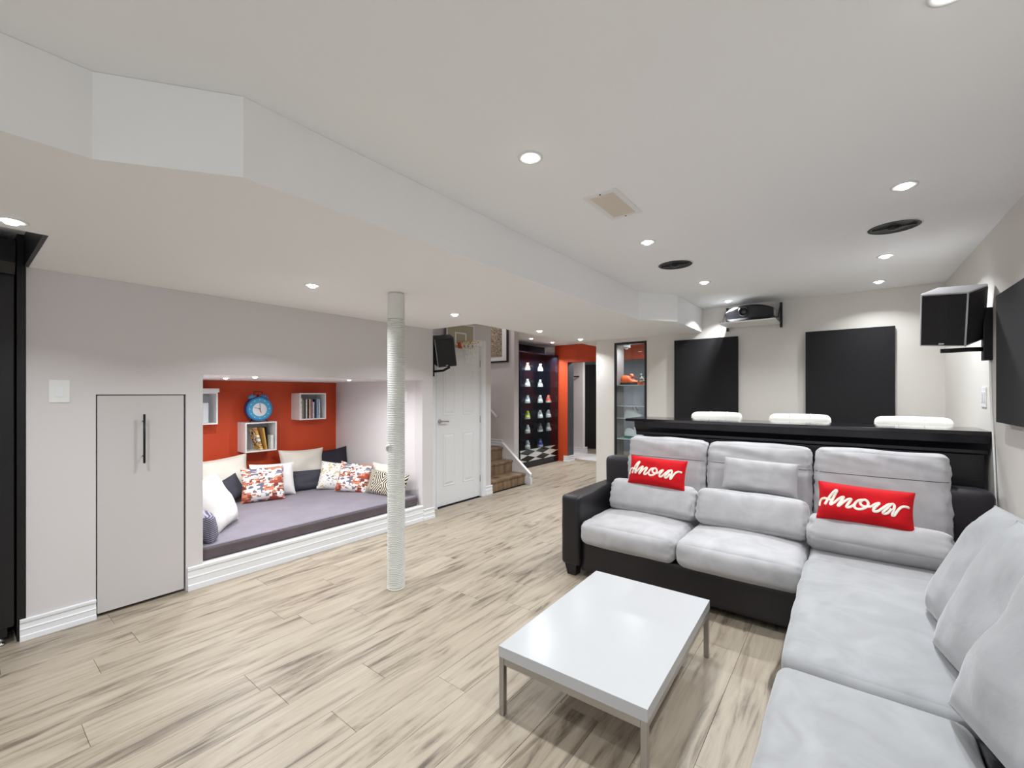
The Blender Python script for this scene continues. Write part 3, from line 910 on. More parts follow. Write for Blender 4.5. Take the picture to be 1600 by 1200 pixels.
def cube_shelf(label, y0, z0, s, sz, xf=-5.235, lid=0.0):
    t = thing('cube_shelf', label, 'shelf', (NX0, y0+s/2, z0), 'wall cube shelves in the alcove')
    k = 0.014
    for nm, b in (('side_panel', (y0, z0, y0+k, z0+sz)), ('side_panel', (y0+s-k, z0, y0+s, z0+sz)), ('bottom_panel', (y0+k, z0, y0+s-k, z0+k)), ('top_panel', (y0+k, z0+sz-k, y0+s-k, z0+sz))):
        bm = NB(); box(bm, NX0+0.001, b[0], b[1], xf, b[2], b[3]); obj(nm, bm, M['white'], t)
    bm = NB(); box(bm, NX0+0.001, y0+k, z0+k, NX0+0.008, y0+s-k, z0+sz-k); obj('back_panel', bm, mat('grey_panel', rgb(176, 178, 184), 0.6), t)
    if lid:
        bm = NB(); box(bm, NX0+0.001, y0-0.01, z0+sz, xf+0.015, y0+s+0.01, z0+sz+lid); obj('lid', bm, M['white'], t, bev=0.003)
    return t
cube_shelf('lower white cube shelf under the blue clock, holding leaning books', 1.993, 0.742, 0.332, 0.332)
cube_shelf('right white cube shelf packed with a row of books', 2.592, 1.075, 0.334, 0.326)
cube_shelf('left white cube shelf with a thick lid, half hidden by the wall', 1.395, 1.075, 0.334, 0.335, lid=0.04)

bookn = [0]
def book(label, x0, y, z, th, h, d, m, lean=0, group=None, coverm=None):
    """spine faces +x at x0, y is the near bottom edge"""
    t = thing('book', label, 'book', (x0-d/2, y, z), group)
    rot = Matrix.Translation((0, y, z)) @ Matrix.Rotation(R(-lean), 4, 'X') @ Matrix.Translation((0, -y, -z))
    bm = NB()
    box(bm, x0-d, y, z, x0, y+0.0015, z+h); box(bm, x0-d, y+th-0.0015, z, x0, y+th, z+h); box(bm, x0-0.0015, y, z, x0, y+th, z+h)
    bmesh.ops.transform(bm, matrix=rot, verts=bm.verts); obj('cover', bm, coverm or m, t)
    bm = NB(); box(bm, x0-d+0.003, y+0.0018, z+0.003, x0-0.002, y+th-0.0018, z+h-0.003)
    bmesh.ops.transform(bm, matrix=rot, verts=bm.verts); obj('pages', bm, M['paper'], t)
    return t
bk = [(0.026, 0.25, rgb(236, 230, 214), 'cream paperback with a dark 3 on its spine, first in the right cube'),
      (0.022, 0.235, rgb(120, 116, 112), 'grey book next to the cream one in the right cube'),
      (0.018, 0.24, rgb(78, 70, 66), 'dark brown thin book, third in the right cube'),
      (0.016, 0.238, rgb(238, 232, 220), 'white thin book, fourth in the right cube'),
      (0.022, 0.235, rgb(50, 40, 44), 'black book in the middle of the right cube'),
      (0.018, 0.24, rgb(226, 206, 172), 'tan book right of the black one in the right cube'),
      (0.024, 0.236, rgb(150, 104, 116), 'mauve book in the right half of the right cube'),
      (0.022, 0.20, rgb(206, 206, 212), 'short pale grey book in the right cube'),
      (0.026, 0.236, rgb(40, 42, 64), 'navy book near the right end of the right cube'),
      (0.024, 0.24, rgb(150, 176, 196), 'light blue book, second to last in the right cube'),
      (0.022, 0.235, rgb(196, 204, 214), 'pale blue-grey book at the right end of the right cube')]
y = 2.612
first = None
for i, (th, hh, c, lab) in enumerate(bk):
    b = book(lab, -5.262, y, 1.0895, th, hh, 0.15, mat('book_cover_%d' % i, c, 0.6, var=0.25, vscale=60), group='books in the right alcove cube')
    if i == 0: first = b
    y += th + 0.0012
def text_obj(name, s, size, mtx, m, parent, ext=0.0006):
    cu = bpy.data.curves.new(name, 'FONT'); cu.body = s; cu.size = size; cu.extrude = ext; cu.align_x = 'CENTER'; cu.align_y = 'CENTER'
    tmp = bpy.data.objects.new(name, cu); COL.objects.link(tmp)
    dg = bpy.context.evaluated_depsgraph_get(); dg.update()
    me = bpy.data.meshes.new_from_object(tmp.evaluated_get(dg))
    bpy.data.objects.remove(tmp)
    me.transform(mtx); me.materials.append(m)
    o = bpy.data.objects.new(name, me); COL.objects.link(o); o.parent = parent
    if parent.type == 'EMPTY': o.matrix_parent_inverse = Matrix.Translation(parent.location).inverted()
    return o
FACEX = Matrix(((0, 0, 1, 0), (1, 0, 0, 0), (0, 1, 0, 0), (0, 0, 0, 1)))   # text lying in xy -> facing +x
text_obj('spine_number', '3', 0.030, Matrix.Translation((-5.2612, 2.625, 1.285)) @ FACEX, M['black'], first)
G2 = 'books leaning in the lower alcove cube'
book('leaning book with gold illustrated cover in the lower cube', -5.25, 2.155, 0.757, 0.03, 0.255, 0.17, M['cover'], lean=-15, group=G2)
book('narrow gold-spined book standing in the lower cube', -5.252, 2.212, 0.757, 0.018, 0.25, 0.16, mat('gold_spine', rgb(216, 168, 84), 0.5), lean=-8, group=G2)
book('short white book at the right end of the lower cube', -5.25, 2.262, 0.757, 0.036, 0.16, 0.16, mat('white_cover', rgb(214, 216, 214), 0.6), group=G2)
book('tall black book at the back of the lower cube', -5.32, 2.244, 0.757, 0.015, 0.25, 0.10, M['black'], lean=0, group=G2)
bm = NB(); box(bm, -5.40, 1.56, 1.090, -5.27, 1.655, 1.30)
tag(obj('storage_box', bm, mat('pale_grey_box', rgb(206, 212, 216), 0.6), bev=0.003), 'pale grey box standing inside the left cube shelf', 'box')

# alarm clock (blue, plain white face)
CY, CZ, CX = 2.148, 1.223, -5.30
t = thing('alarm_clock', 'big blue twin-bell alarm clock on the lower cube shelf', 'clock', (CX, CY, 1.074))
r = 0.135
bm = NB(); lathe(bm, [(r*0.9, -0.05), (r, -0.035), (r, 0.035), (r*0.97, 0.045), (r*0.9, 0.046)], (CX, CY, CZ), 48, 'x'); obj('case', bm, M['clockr'], t, smooth=False)
bm = NB(); lathe(bm, [(r*0.9, 0.0462), (r*0.88, 0.0475), (0.001, 0.0475)], (CX, CY, CZ), 48, 'x', cap=False); obj('dial', bm, M['clockfb'], t)
bm = NB(); lathe(bm, [(0.075, 0.0477), (0.073, 0.049), (0.001, 0.049)], (CX, CY, CZ-0.008), 40, 'x', cap=False); obj('white_centre', bm, M['clockf'], t)
bm = NB(); tube(bm, [(CX+0.045, CY+(r-0.006)*math.cos(a), CZ+(r-0.006)*math.sin(a)) for a in [2*PI*k/48 for k in range(48)]], 0.009, 8, closed=True); obj('bezel', bm, M['clock'], t, smooth=True)
for s in (-1, 1):
    bm = NB(); c0 = Vector((CX, CY+s*0.062, CZ+0.127)); d = Vector((0, s*0.35, 1)).normalized()
    for k in range(5):
        a0, a1 = k*PI/10, (k+1)*PI/10
        cyl(bm, c0+d*0.035*math.sin(a0), c0+d*0.035*math.sin(a1), 0.045*math.cos(a0), max(0.002, 0.045*math.cos(a1)), 20, cap=(k == 0))
    obj('bell', bm, mat('light_blue_enamel', rgb(84, 136, 190), 0.3), t)
    bm = NB(); cyl(bm, (CX+0.01, CY+s*0.07, CZ-0.115), (CX+0.02, CY+s*0.095, 1.0745), 0.008, 0.006, 10); obj('foot', bm, M['blackm'], t)
bm = NB(); tube(bm, [(CX, CY-0.045, CZ+0.14), (CX, CY-0.045, CZ+0.195), (CX, CY+0.045, CZ+0.195), (CX, CY+0.045, CZ+0.14)], 0.004, 8); obj('handle', bm, M['blackm'], t)
bm = NB(); cyl(bm, (CX, CY, CZ+0.13), (CX, CY, CZ+0.165), 0.006, n=10); obj('hammer', bm, M['blackm'], t)
for ang, L_, wd in ((163, 0.062, 0.0025), (285, 0.045, 0.004), (90, 0.06, 0.002)):
    bm = NB(); a = R(ang)
    tube(bm, [(CX+0.053, CY, CZ), (CX+0.053, CY+L_*math.cos(a), CZ+L_*math.sin(a))], wd, 6); obj('hand', bm, M['black'] if ang != 285 else M['red'], t)
for k in range(12):
    a = k*PI/6; bm = NB(); q = 0.104
    cyl(bm, (CX+0.0474, CY+q*math.cos(a), CZ+q*math.sin(a)), (CX+0.0495, CY+q*math.cos(a), CZ+q*math.sin(a)), 0.005, n=8); obj('hour_mark', bm, M['white'], t)

# ------------------------------------------------------------------ coffee table
t = thing('coffee_table', 'low white coffee table with thin steel legs in front of the sofa', 'table', (-0.89, 1.97, 0))
tx, ty = 0.655, 0.99
MT = Matrix.Translation((-0.888, 1.968, 0)) @ Matrix.Rotation(R(1.6), 4, 'Z')
def tbl(nm, bm, m, bev=0.0):
    bmesh.ops.transform(bm, matrix=MT, verts=bm.verts); return obj(nm, bm, m, t, bev=bev)
bm = NB(); box(bm, -tx/2, -ty/2, 0.252, tx/2, ty/2, 0.300); tbl('tabletop', bm, M['tabletop'], 0.002)
for sx in (-1, 1):
    for sy in (-1, 1):
        bm = NB(); a = sx*(tx/2-0.014); b = sy*(ty/2-0.014); box(bm, a-0.012, b-0.012, 0, a+0.012, b+0.012, 0.251); tbl('leg', bm, M['chrome'], 0.0015)
for s in (-1, 1):
    bm = NB(); b = s*(ty/2-0.014); box(bm, -tx/2+0.027, b-0.01, 0.222, tx/2-0.027, b+0.01, 0.2515); tbl('apron_rail', bm, M['chrome'])
    bm = NB(); a = s*(tx/2-0.014); box(bm, a-0.01, -ty/2+0.027, 0.222, a+0.01, ty/2-0.027, 0.2515); tbl('apron_rail', bm, M['chrome'])

# ------------------------------------------------------------------ sectional sofa
so = thing('sectional_sofa', 'L-shaped black leather sofa with grey suede cushions', 'sofa', (-0.5, 3.3, 0))
bm = NB(); soft_box(bm, -1.60, 2.93, 0.05, 0.66, 3.70, 0.275, r=0.02, puff=(0, 0, 0), wr=0.002, cuts=10); obj('base', bm, M['leather'], so)
bm = NB(); soft_box(bm, -0.16, 0.9, 0.05, 0.66, 2.93, 0.275, r=0.02, puff=(0, 0, 0), wr=0.002, cuts=10); obj('base', bm, M['leather'], so)
bm = NB(); soft_box(bm, -1.755, 2.90, 0.085, -1.595, 3.76, 0.615, r=0.028, puff=(0.006, 0.004, 0.004), wr=0.003, cuts=18, seed=2); obj('arm', bm, M['leather'], so)
bm = NB(); soft_box(bm, -1.72, 3.60, 0.10, 0.675, 3.775, 0.84, r=0.045, puff=(0.0, 0.004, 0.004), wr=0.003, cuts=18, seed=3); obj('back_frame', bm, M['leatherb'], so)
bm = NB(); soft_box(bm, 0.56, 0.9, 0.10, 0.685, 3.60, 0.66, r=0.04, puff=(0.0, 0.0, 0.004), wr=0.003, cuts=18, seed=4); obj('side_back_frame', bm, M['leatherb'], so)
bm = NB(); soft_box(bm, 0.30, 0.905, 0.2755, 0.555, 1.85, 0.39, r=0.02, puff=(0, 0, 0.0), wr=0.003, cuts=14, seed=14); obj('inner_arm_pad', bm, M['leatherb'], so)
for fx, fy in ((-1.68, 2.97), (-1.68, 3.68), (-0.10, 1.02), (0.6, 1.02), (0.6, 3.68), (-0.12, 2.97)):
    bm = NB(); v = box(bm, fx-0.035, fy-0.035, 0, fx+0.035, fy+0.035, 0.09)
    for q in v[4:]: q.co.x = fx + (q.co.x-fx)*1.45; q.co.y = fy + (q.co.y-fy)*1.45
    obj('foot', bm, M['black'], so)
def cushion(nm, m, *a, **k):
    bm = NB(); soft_box(bm, *a, **k); return obj(nm, bm, m, so)
cushion('seat_cushion', M['suede'], -1.585, 2.875, 0.272, -0.89, 3.60, 0.445, r=0.055, puff=(0.004, 0.012, 0.03), wr=0.007, seed=5, pinch=0.006)
cushion('seat_cushion', M['suede'], -0.882, 2.865, 0.272, -0.19, 3.60, 0.445, r=0.055, puff=(0.004, 0.012, 0.03), wr=0.007, seed=6, pinch=0.006)
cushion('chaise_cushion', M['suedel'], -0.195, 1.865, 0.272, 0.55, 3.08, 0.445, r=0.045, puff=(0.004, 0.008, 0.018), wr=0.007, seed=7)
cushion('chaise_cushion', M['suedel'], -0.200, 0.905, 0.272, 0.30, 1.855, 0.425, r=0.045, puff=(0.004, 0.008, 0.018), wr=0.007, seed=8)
cushion('seat_cushion', M['suede'], -0.182, 3.085, 0.272, 0.56, 3.60, 0.43, r=0.045, puff=(0.0, 0.0, 0.01), wr=0.006, seed=9)
for i, (x0, x1) in enumerate(((-1.49, -0.862), (-0.85, -0.186), (-0.172, 0.49))):
    bm = NB()
    soft_box(bm, x0, 3.50, 0.44, x1, 3.64, 1.025, r=0.05, puff=(0.003, 0.022, 0.006), wr=0.010, seed=11+i, pinch=0.012, cuts=34, wf=5)
    for v in bm.verts:
        ed = abs((v.co.x-(x0+x1)/2)/((x1-x0)/2))
        v.co.y += 0.10*(v.co.z-0.44)/0.6 + (0.017*noise.noise(Vector((v.co.x*2.0, 3, v.co.z*19+v.co.x*4+i))) * min(1, max(0, (v.co.z-0.72)*5)) + 0.016*noise.noise(Vector((v.co.x*3, 9, v.co.z*36+i)))*ed**3)
        # seam groove across the cushion
        d = abs(v.co.z-0.875)
        if d < 0.02 and v.co.y < 3.6: v.co.y += 0.006*(1-d/0.02)
    tree = BVHTree.FromBMesh(bm)
    pts = []
    n = 26
    for k in range(n+1):
        xx = (x0+x1)/2 + (-1+2*k/n)*((x1-x0)/2-0.010)
        hit = tree.ray_cast(Vector((xx, 3.0, 0.875)), Vector((0, 1, 0)))
        if hit[0]: pts.append((xx, hit[0].y-0.0004, 0.875))
    bc = obj('back_cushion', bm, M['suede'], so)
    bm = NB()
    tube(bm, pts, 0.0022, 5)
    obj('seam', bm, mat('grey_thread', rgb(96, 94, 98), 0.8) if i == 0 else bpy.data.materials['grey_thread'], bc)
# loose cushions: long lumbar cushions in front of the back
def block_pillow(label, c, w_, h_, t_, m, yaw=0, lean=0, roll=0, seed=0, r=0.05, puff=0.03, pinch=0.012):
    bm = NB(); soft_box(bm, -w_/2, -t_/2, -h_/2, w_/2, t_/2, h_/2, r=r, puff=(0.006, puff, 0.008), wr=0.007, seed=seed, pinch=pinch, wf=6, cuts=26)
    bmesh.ops.recalc_face_normals(bm, faces=bm.faces)
    me = bpy.data.meshes.new('lumbar_cushion'); bm.to_mesh(me); bm.free(); me.materials.append(m)
    o = bpy.data.objects.new('lumbar_cushion', me); COL.objects.link(o)
    o.matrix_basis = pose(c, yaw, lean, roll)
    tag(o, label, 'cushion', 'loose grey cushions on the sofa')
    # zipped edge seam
    bm = NB(); tube(bm, [(-w_/2+0.03, t_/2*0.6, -h_/2+0.008), (0, t_/2*0.6, -h_/2-0.008), (w_/2-0.03, t_/2*0.6, -h_/2+0.008)], 0.002, 5)
    obj('seam', bm, m, o)
    return o
block_pillow('long grey lumbar cushion on the left seat beside the leather arm', (-1.205, 3.37, 0.575), 0.665, 0.245, 0.15, M['suede'], lean=22, roll=0, seed=21)
block_pillow('long grey lumbar cushion on the middle seat', (-0.525, 3.36, 0.578), 0.665, 0.255, 0.16, M['suede'], lean=22, roll=0, seed=22)
block_pillow('flattened grey bolster cushion lying on the right seat', (0.135, 3.30, 0.535), 0.645, 0.19, 0.20, M['suede'], lean=40, roll=1, seed=23, puff=0.02)
pillow('small plain grey pillow on the middle seat between the red ones', (-0.485, 3.475, 0.815), 0.46, 0.225, 0.11, M['suede'], lean=12, roll=1.5, pull=.03, seed=24)

def amour(label, c, w_, h_, lean, roll, seed):
    t_ = 0.115
    o = pillow(label, c, w_, h_, t_, M['red'], lean=lean, roll=roll, pull=.05, seed=seed, name='red_pillow')
    strokes = [
        [(178, 510), (188, 450), (215, 410), (262, 405), (320, 425), (372, 438)],
        [(268, 498), (290, 455), (340, 375), (410, 305), (436, 300), (415, 350), (380, 420), (348, 490), (366, 500), (410, 470), (470, 420), (525, 392), (535, 400), (505, 450), (462, 515), (480, 520), (540, 465), (600, 425), (640, 420), (630, 450), (590, 510), (585, 540), (625, 540), (690, 500)],
        [(800, 435), (740, 440), (695, 485), (690, 535), (730, 565), (800, 560), (860, 520), (865, 470), (825, 432), (780, 445), (765, 480), (790, 515), (850, 530), (905, 530)],
        [(905, 530), (960, 490), (1010, 475), (985, 505), (940, 560), (945, 595), (995, 590), (1060, 540), (1130, 490), (1150, 495), (1110, 545), (1060, 600), (1075, 622), (1120, 610), (1170, 550)],
        [(1140, 495), (1185, 480), (1205, 510), (1195, 570), (1180, 640), (1205, 640), (1245, 575), (1290, 525), (1340, 508), (1400, 520)],
    ]
    bm = NB()
    for st in strokes:
        # smooth polyline (Catmull-Rom)
        P = [Vector((a, b, 0)) for a, b in st]
        out = []
        for i in range(len(P)-1):
            p0, p1, p2, p3 = P[max(i-1, 0)], P[i], P[i+1], P[min(i+2, len(P)-1)]
            for q in range(4):
                s = q/4
                out.append(0.5*((2*p1) + (p2-p0)*s + (2*p0-5*p1+4*p2-p3)*s*s + (3*p1-p0-3*p2+p3)*s**3))
        out.append(P[-1])
        pts = []
        for p in out:
            u = (p.x-170)/1285*2-1
            yt = 140+0.118*(p.x-190); yb = 670+0.16*(p.x-150)
            v = 1-2*(p.y-yt)/(yb-yt)
            u = max(-0.97, min(0.97, u))
            s = pillow_pt(u, v, 1, w_, h_, t_, .05, seed, 0.008)
            s.y -= 0.001
            pts.append(s)
        tube(bm, pts, 0.0074, 8, flat=(Vector((0, 1, 0)), 0.3))
    obj('amour_lettering', bm, M['stitch'], o)
    return o
amour('red pillow reading Amour, left one, on the sofa beside the leather arm', (-1.165, 3.355, 0.785), 0.44, 0.225, 16, 1.5, 31)
amour('red pillow reading Amour, right one, on the corner seat of the sofa', (0.082, 3.285, 0.738), 0.445, 0.225, 20, 2, 32)
GP = 'big light grey pillows along the right side of the sofa'
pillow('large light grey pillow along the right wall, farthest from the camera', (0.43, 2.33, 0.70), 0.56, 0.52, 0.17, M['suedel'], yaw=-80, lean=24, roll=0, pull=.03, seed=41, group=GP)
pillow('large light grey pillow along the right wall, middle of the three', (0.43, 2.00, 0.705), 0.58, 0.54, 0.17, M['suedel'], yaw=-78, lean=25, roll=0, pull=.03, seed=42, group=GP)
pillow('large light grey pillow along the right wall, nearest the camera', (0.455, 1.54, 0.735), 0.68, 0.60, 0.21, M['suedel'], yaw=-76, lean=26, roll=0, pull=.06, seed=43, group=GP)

# ------------------------------------------------------------------ bar counter and stools
t = thing('bar_counter', 'long black bar counter behind the sofa', 'counter', (-0.4, 4.0, 0))
bm = NB(); box(bm, -1.61, 3.80, 1.145, 0.693, 4.22, 1.17); obj('countertop', bm, mat('black_gloss_counter', rgb(26, 22, 28), 0.12), t, bev=0.003)
bm = NB(); prism(bm, [(3.87, 1.02), (3.862, 1.03), (3.862, 1.05), (3.845, 1.075), (3.825, 1.095), (3.818, 1.12), (3.812, 1.1445), (4.19, 1.1445), (4.19, 1.02)], -1.53, 0.685, 'x'); obj('cornice_moulding', bm, M['blackwood'], t)
bm = NB(); box(bm, -1.46, 3.87, 0.0, 0.672, 4.15, 1.0195); obj('body', bm, M['blackwood'], t, bev=0.003)
bm = NB(); box(bm, -1.44, 3.862, 0.86, 0.66, 3.8698, 0.875); obj('panel_moulding', bm, M['blackwood'], t)

def stool(cx, lab, w_=0.46):
    t = thing('bar_stool', lab, 'stool', (cx, 4.66, 0), 'white bar stools behind the bar')
    cyl_ = lambda nm, p, q, r0, r1, m, n=24: obj(nm, (lambda b: (cyl(b, p, q, r0, r1, n), b)[1])(NB()), m, t)
    bm = NB(); soft_box(bm, cx-w_/2, 4.56, 0.93, cx+w_/2, 4.66, 1.213, r=0.045, puff=(0.0, 0.006, 0.002), wr=0.002, cuts=18, seed=int(cx*10))
    for v in bm.verts: v.co.y += -0.12*((v.co.x-cx)/(w_/2))**2 + 0.1
    obj('backrest', bm, M['whiteleather'], t)
    for i in (-1, 1):
        bm = NB(); tube(bm, [(cx+i*w_/6, 4.652, 0.95), (cx+i*w_/6, 4.645, 1.08), (cx+i*w_/6, 4.648, 1.195), (cx+i*w_/6, 4.67, 1.2155), (cx+i*w_/6, 4.75, 1.2155)], 0.0025, 6)
        obj('tufting_seam', bm, mat('seam_grey', rgb(190, 188, 182), 0.7), t)
    bm = NB(); soft_box(bm, cx-0.2, 4.42, 0.70, cx+0.2, 4.82, 0.78, r=0.03, puff=(0, 0, 0.01), wr=0.002, cuts=12); obj('seat', bm, M['whiteleather'], t)
    bm = NB(); tube(bm, [(cx, 4.70, 0.71), (cx, 4.80, 0.74), (cx, 4.79, 0.98)], 0.014, 10); obj('back_support', bm, M['chrome'], t)
    cyl_('gas_column', (cx, 4.62, 0.03), (cx, 4.62, 0.70), 0.028, 0.028, M['chrome'])
    bm = NB(); lathe(bm, [(0.20, 0), (0.20, 0.008), (0.05, 0.03), (0.03, 0.04)], (cx, 4.62, 0), 32); obj('round_base', bm, M['chrome'], t)
    bm = NB(); tube(bm, [(cx, 4.62, 0.3), (cx-0.12, 4.5, 0.3), (cx, 4.42, 0.3), (cx+0.12, 4.5, 0.3)], 0.01, 8, closed=True); obj('footrest', bm, M['chrome'], t)
stool(-1.01, 'white tufted bar stool, leftmost of three behind the black counter')
stool(-0.33, 'white tufted bar stool, middle of three behind the black counter')
stool(0.41, 'white tufted bar stool, rightmost of three behind the black counter')

# ------------------------------------------------------------------ acoustic panels
def apanel(label, b, face):
    t = thing('acoustic_panel', label, 'wall panel', ((b[0]+b[3])/2, (b[1]+b[4])/2, b[2]), 'black fabric acoustic panels')
    bm = NB(); box(bm, *b); obj('fabric_face', bm, M['acou'], t, bev=0.004)
    bm = NB()
    if face == 'y': box(bm, b[0]+0.01, b[4], b[2]+0.01, b[3]-0.01, b[4]+0.009, b[5]-0.01)
    else: box(bm, b[3], b[1]+0.01, b[2]+0.01, b[3]+0.009, b[4]-0.01, b[5]-0.01)
    obj('backing_frame', bm, M['black'], t)
apanel('black fabric acoustic panel below the projector', (-1.651, 5.365, 0.84, -0.956, 5.40, 2.037), 'y')
apanel('dark fabric acoustic panel on the back wall between stools and right speaker', (-0.33, 5.365, 0.84, 0.362, 5.40, 2.029), 'y')
apanel('dark fabric acoustic panel on the right wall at the photo edge', (0.65, 2.30, 1.242, 0.69, 3.50, 1.934), 'x')

# ------------------------------------------------------------------ projector on its shelf
t = thing('projector_shelf', 'white wall shelf on black brackets carrying the projector', 'shelf', (-0.81, 5.2, 2.13))
bm = NB(); box(bm, -1.068, 5.00, 2.136, -0.554, 5.395, 2.150); obj('board', bm, M['white'], t, bev=0.001)
for x in (-0.556, -1.074):
    bm = NB(); box(bm, x, 5.37, 2.10, x+0.022, 5.408, 2.362); box(bm, x+0.002, 5.02, 2.1505, x+0.016, 5.37, 2.158) 
    prism(bm, [(5.12, 2.158), (5.14, 2.158), (5.37, 2.33), (5.37, 2.345)], x+0.002, x+0.010, 'x')
    obj('bracket', bm, M['blackm'], t)
t = thing('projector', 'black home-cinema projector with round lens on white shelf', 'projector', (-0.81, 5.22, 2.15))
bm = NB()
x0, x1 = -1.03, -0.585
xc = (x0+x1)/2
rings = []
for k in range(21):
    u = -1+2*k/20
    xx = xc+u*(x1-x0)/2
    zt = 2.322-0.045*abs(u)**2.4
    zb = 2.166+0.024*max(0, abs(u)-0.8)/0.2
    yf = 5.06+0.05*u*u
    rings.append([bm.verts.new(p) for p in ((xx, yf+0.012, zb), (xx, yf, zb+0.02), (xx, yf, zt-0.022), (xx, yf+0.02, zt), (xx, 5.33, zt), (xx, 5.345, zt-0.02), (xx, 5.345, zb))])
for A_, B_ in zip(rings, rings[1:]):
    for i in range(7):
        f = bm.faces.new((A_[i], A_[(i+1) % 7], B_[(i+1) % 7], B_[i])); f.smooth = False
bm.faces.new(rings[0]); bm.faces.new(rings[-1][::-1])
obj('housing', bm, mat('black_gloss_plastic', rgb(15, 13, 20), 0.4), t)
lx, lz = -0.845, 2.253
bm = NB(); lathe(bm, [(0.052, 5.075), (0.052, 5.045), (0.046, 5.04), (0.036, 5.052), (0.030, 5.060)], (lx, 0, lz), 32, 'y', cap=False); obj('lens_ring', bm, M['black'], t, smooth=True)
bm = NB(); lathe(bm, [(0.031, 5.058), (0.022, 5.050), (0.010, 5.046), (0.0005, 5.0455)], (lx, 0, lz), 28, 'y', cap=False); obj('lens_glass', bm, mat('lens_glass', rgb(14, 14, 22), 0.03, spec=0.9), t, smooth=True)
for dx in (-0.17, 0.17):
    bm = NB(); cyl(bm, (xc+dx, 5.12, 2.1502), (xc+dx, 5.12, 2.168), 0.012, n=12); obj('foot', bm, M['blackm'], t)
    bm = NB(); cyl(bm, (xc+dx, 5.30, 2.1502), (xc+dx, 5.30, 2.168), 0.012, n=12); obj('foot', bm, M['blackm'], t)
bm = NB()
for k in range(6): box(bm, x1-0.001, 5.16+k*0.024, 2.205, x1+0.004, 5.172+k*0.024, 2.265)
obj('side_vent', bm, M['silver'], t)

# ------------------------------------------------------------------ bipole wall speakers
def wall_speaker(label, mirror, mtx, mount_pts, plate_box, hm='silver'):
    t = thing('wall_speaker', label, 'speaker', mtx.to_translation(), 'wedge-shaped wall speakers')
    # local: wedge apex toward -Y, back at +Y; X width
    H = 0.335
    A = [(-0.145, -0.03), (0.055, -0.085), (0.15, 0.055), (0.15, 0.09), (-0.06, 0.13), (-0.145, 0.0)]
    bm = NB(); prism(bm, A, -H/2, H/2, 'z')
    def fin(nm, bm, m, bev=0):
        bmesh.ops.transform(bm, matrix=mtx, verts=bm.verts); return obj(nm, bm, m, t, bev=bev)
    fin('housing', bm, M[hm], 0.003)
    bm = NB(); cyl(bm, (0.055, -0.086, -H/2), (0.055, -0.086, H/2), 0.0035, n=8); fin('silver_edge', bm, M['silver'])
    def face(p, q, nm, ins=0.006):
        p, q = Vector((*p, 0)), Vector((*q, 0)); d = (q-p).normalized(); n_ = Vector((d.y, -d.x, 0))
        bm = NB()
        n = 8; L_ = (q-p).length
        F = []; 
        for k in range(n+1):
            u = k/n; off = 0.004+0.010*math.sin(PI*u)
            base = p + d*(ins + (L_-2*ins)*u)
            F.append([bm.verts.new(base + n_*o + Vector((0, 0, z))) for o, z in ((0.0005, -H/2+0.008), (off, -H/2+0.014), (off, H/2-0.014), (0.0005, H/2-0.008))])
        for a_, b_ in zip(F, F[1:]):
            for i in range(3):
                bm.faces.new((a_[i], b_[i], b_[i+1], a_[i+1]))
        bm.faces.new(F[0]); bm.faces.new(F[-1][::-1])
        return fin(nm, bm, M['grille'])
    g = face(A[0], A[1], 'grille_cloth')
    face(A[1], A[2], 'grille_cloth')
    bm = NB(); box(bm, -0.062, -0.078, -H/2+0.018, -0.038, -0.070, -H/2+0.026); fin('badge', bm, M['silver'])
    bm = NB(); tube(bm, mount_pts, 0.014, 10); obj('mount_arm', bm, M['blackm'], t)
    bm = NB(); box(bm, *plate_box); obj('mount_plate', bm, M['blackm'], t, bev=0.004)
    return t
mR = Matrix.Translation((0.522, 3.80, 1.872)) @ Matrix.Rotation(R(-3), 4, 'Z') @ Matrix.Rotation(R(22), 4, 'X')
wall_speaker('black and silver wedge speaker on an arm on the right wall', 1, mR, [(0.47, 3.80, 1.665), (0.52, 3.80, 1.665), (0.60, 3.84, 1.67), (0.685, 3.86, 1.67)], (0.66, 3.83, 1.60, 0.699, 3.89, 1.92))
bm = NB(); tube(bm, [(0.60, 3.80, 1.93), (0.65, 3.82, 1.90), (0.690, 3.86, 1.85)], 0.004, 6)
tag(obj('speaker_wire', bm, M['silver']), 'short grey wire behind the right wall speaker', 'cable')
bm = NB(); tube(bm, [(0.692, 3.85, 1.60), (0.692, 3.84, 1.45), (0.692, 3.82, 1.30), (0.692, 3.79, 1.17), (0.692, 3.76, 1.0), (0.692, 3.72, 0.75), (0.692, 3.70, 0.5)], 0.005, 6)
tag(obj('white_cable', bm, M['white']), 'white cable running down the right wall below the speaker', 'cable')
mL = Matrix.Translation((-3.70, 3.50, 1.885)) @ Matrix.Rotation(R(28), 4, 'Z') @ Matrix.Rotation(R(22), 4, 'X') @ Matrix.Scale(-1, 4, (1, 0, 0))
wall_speaker('black wedge speaker hanging at the corner beside the basketball hoop', -1, mL, [(-3.62, 3.52, 1.70), (-3.72, 3.52, 1.665), (-3.85, 3.52, 1.66), (-3.92, 3.52, 1.66)], (-3.929, 3.49, 1.60, -3.90, 3.55, 1.90), 'black')

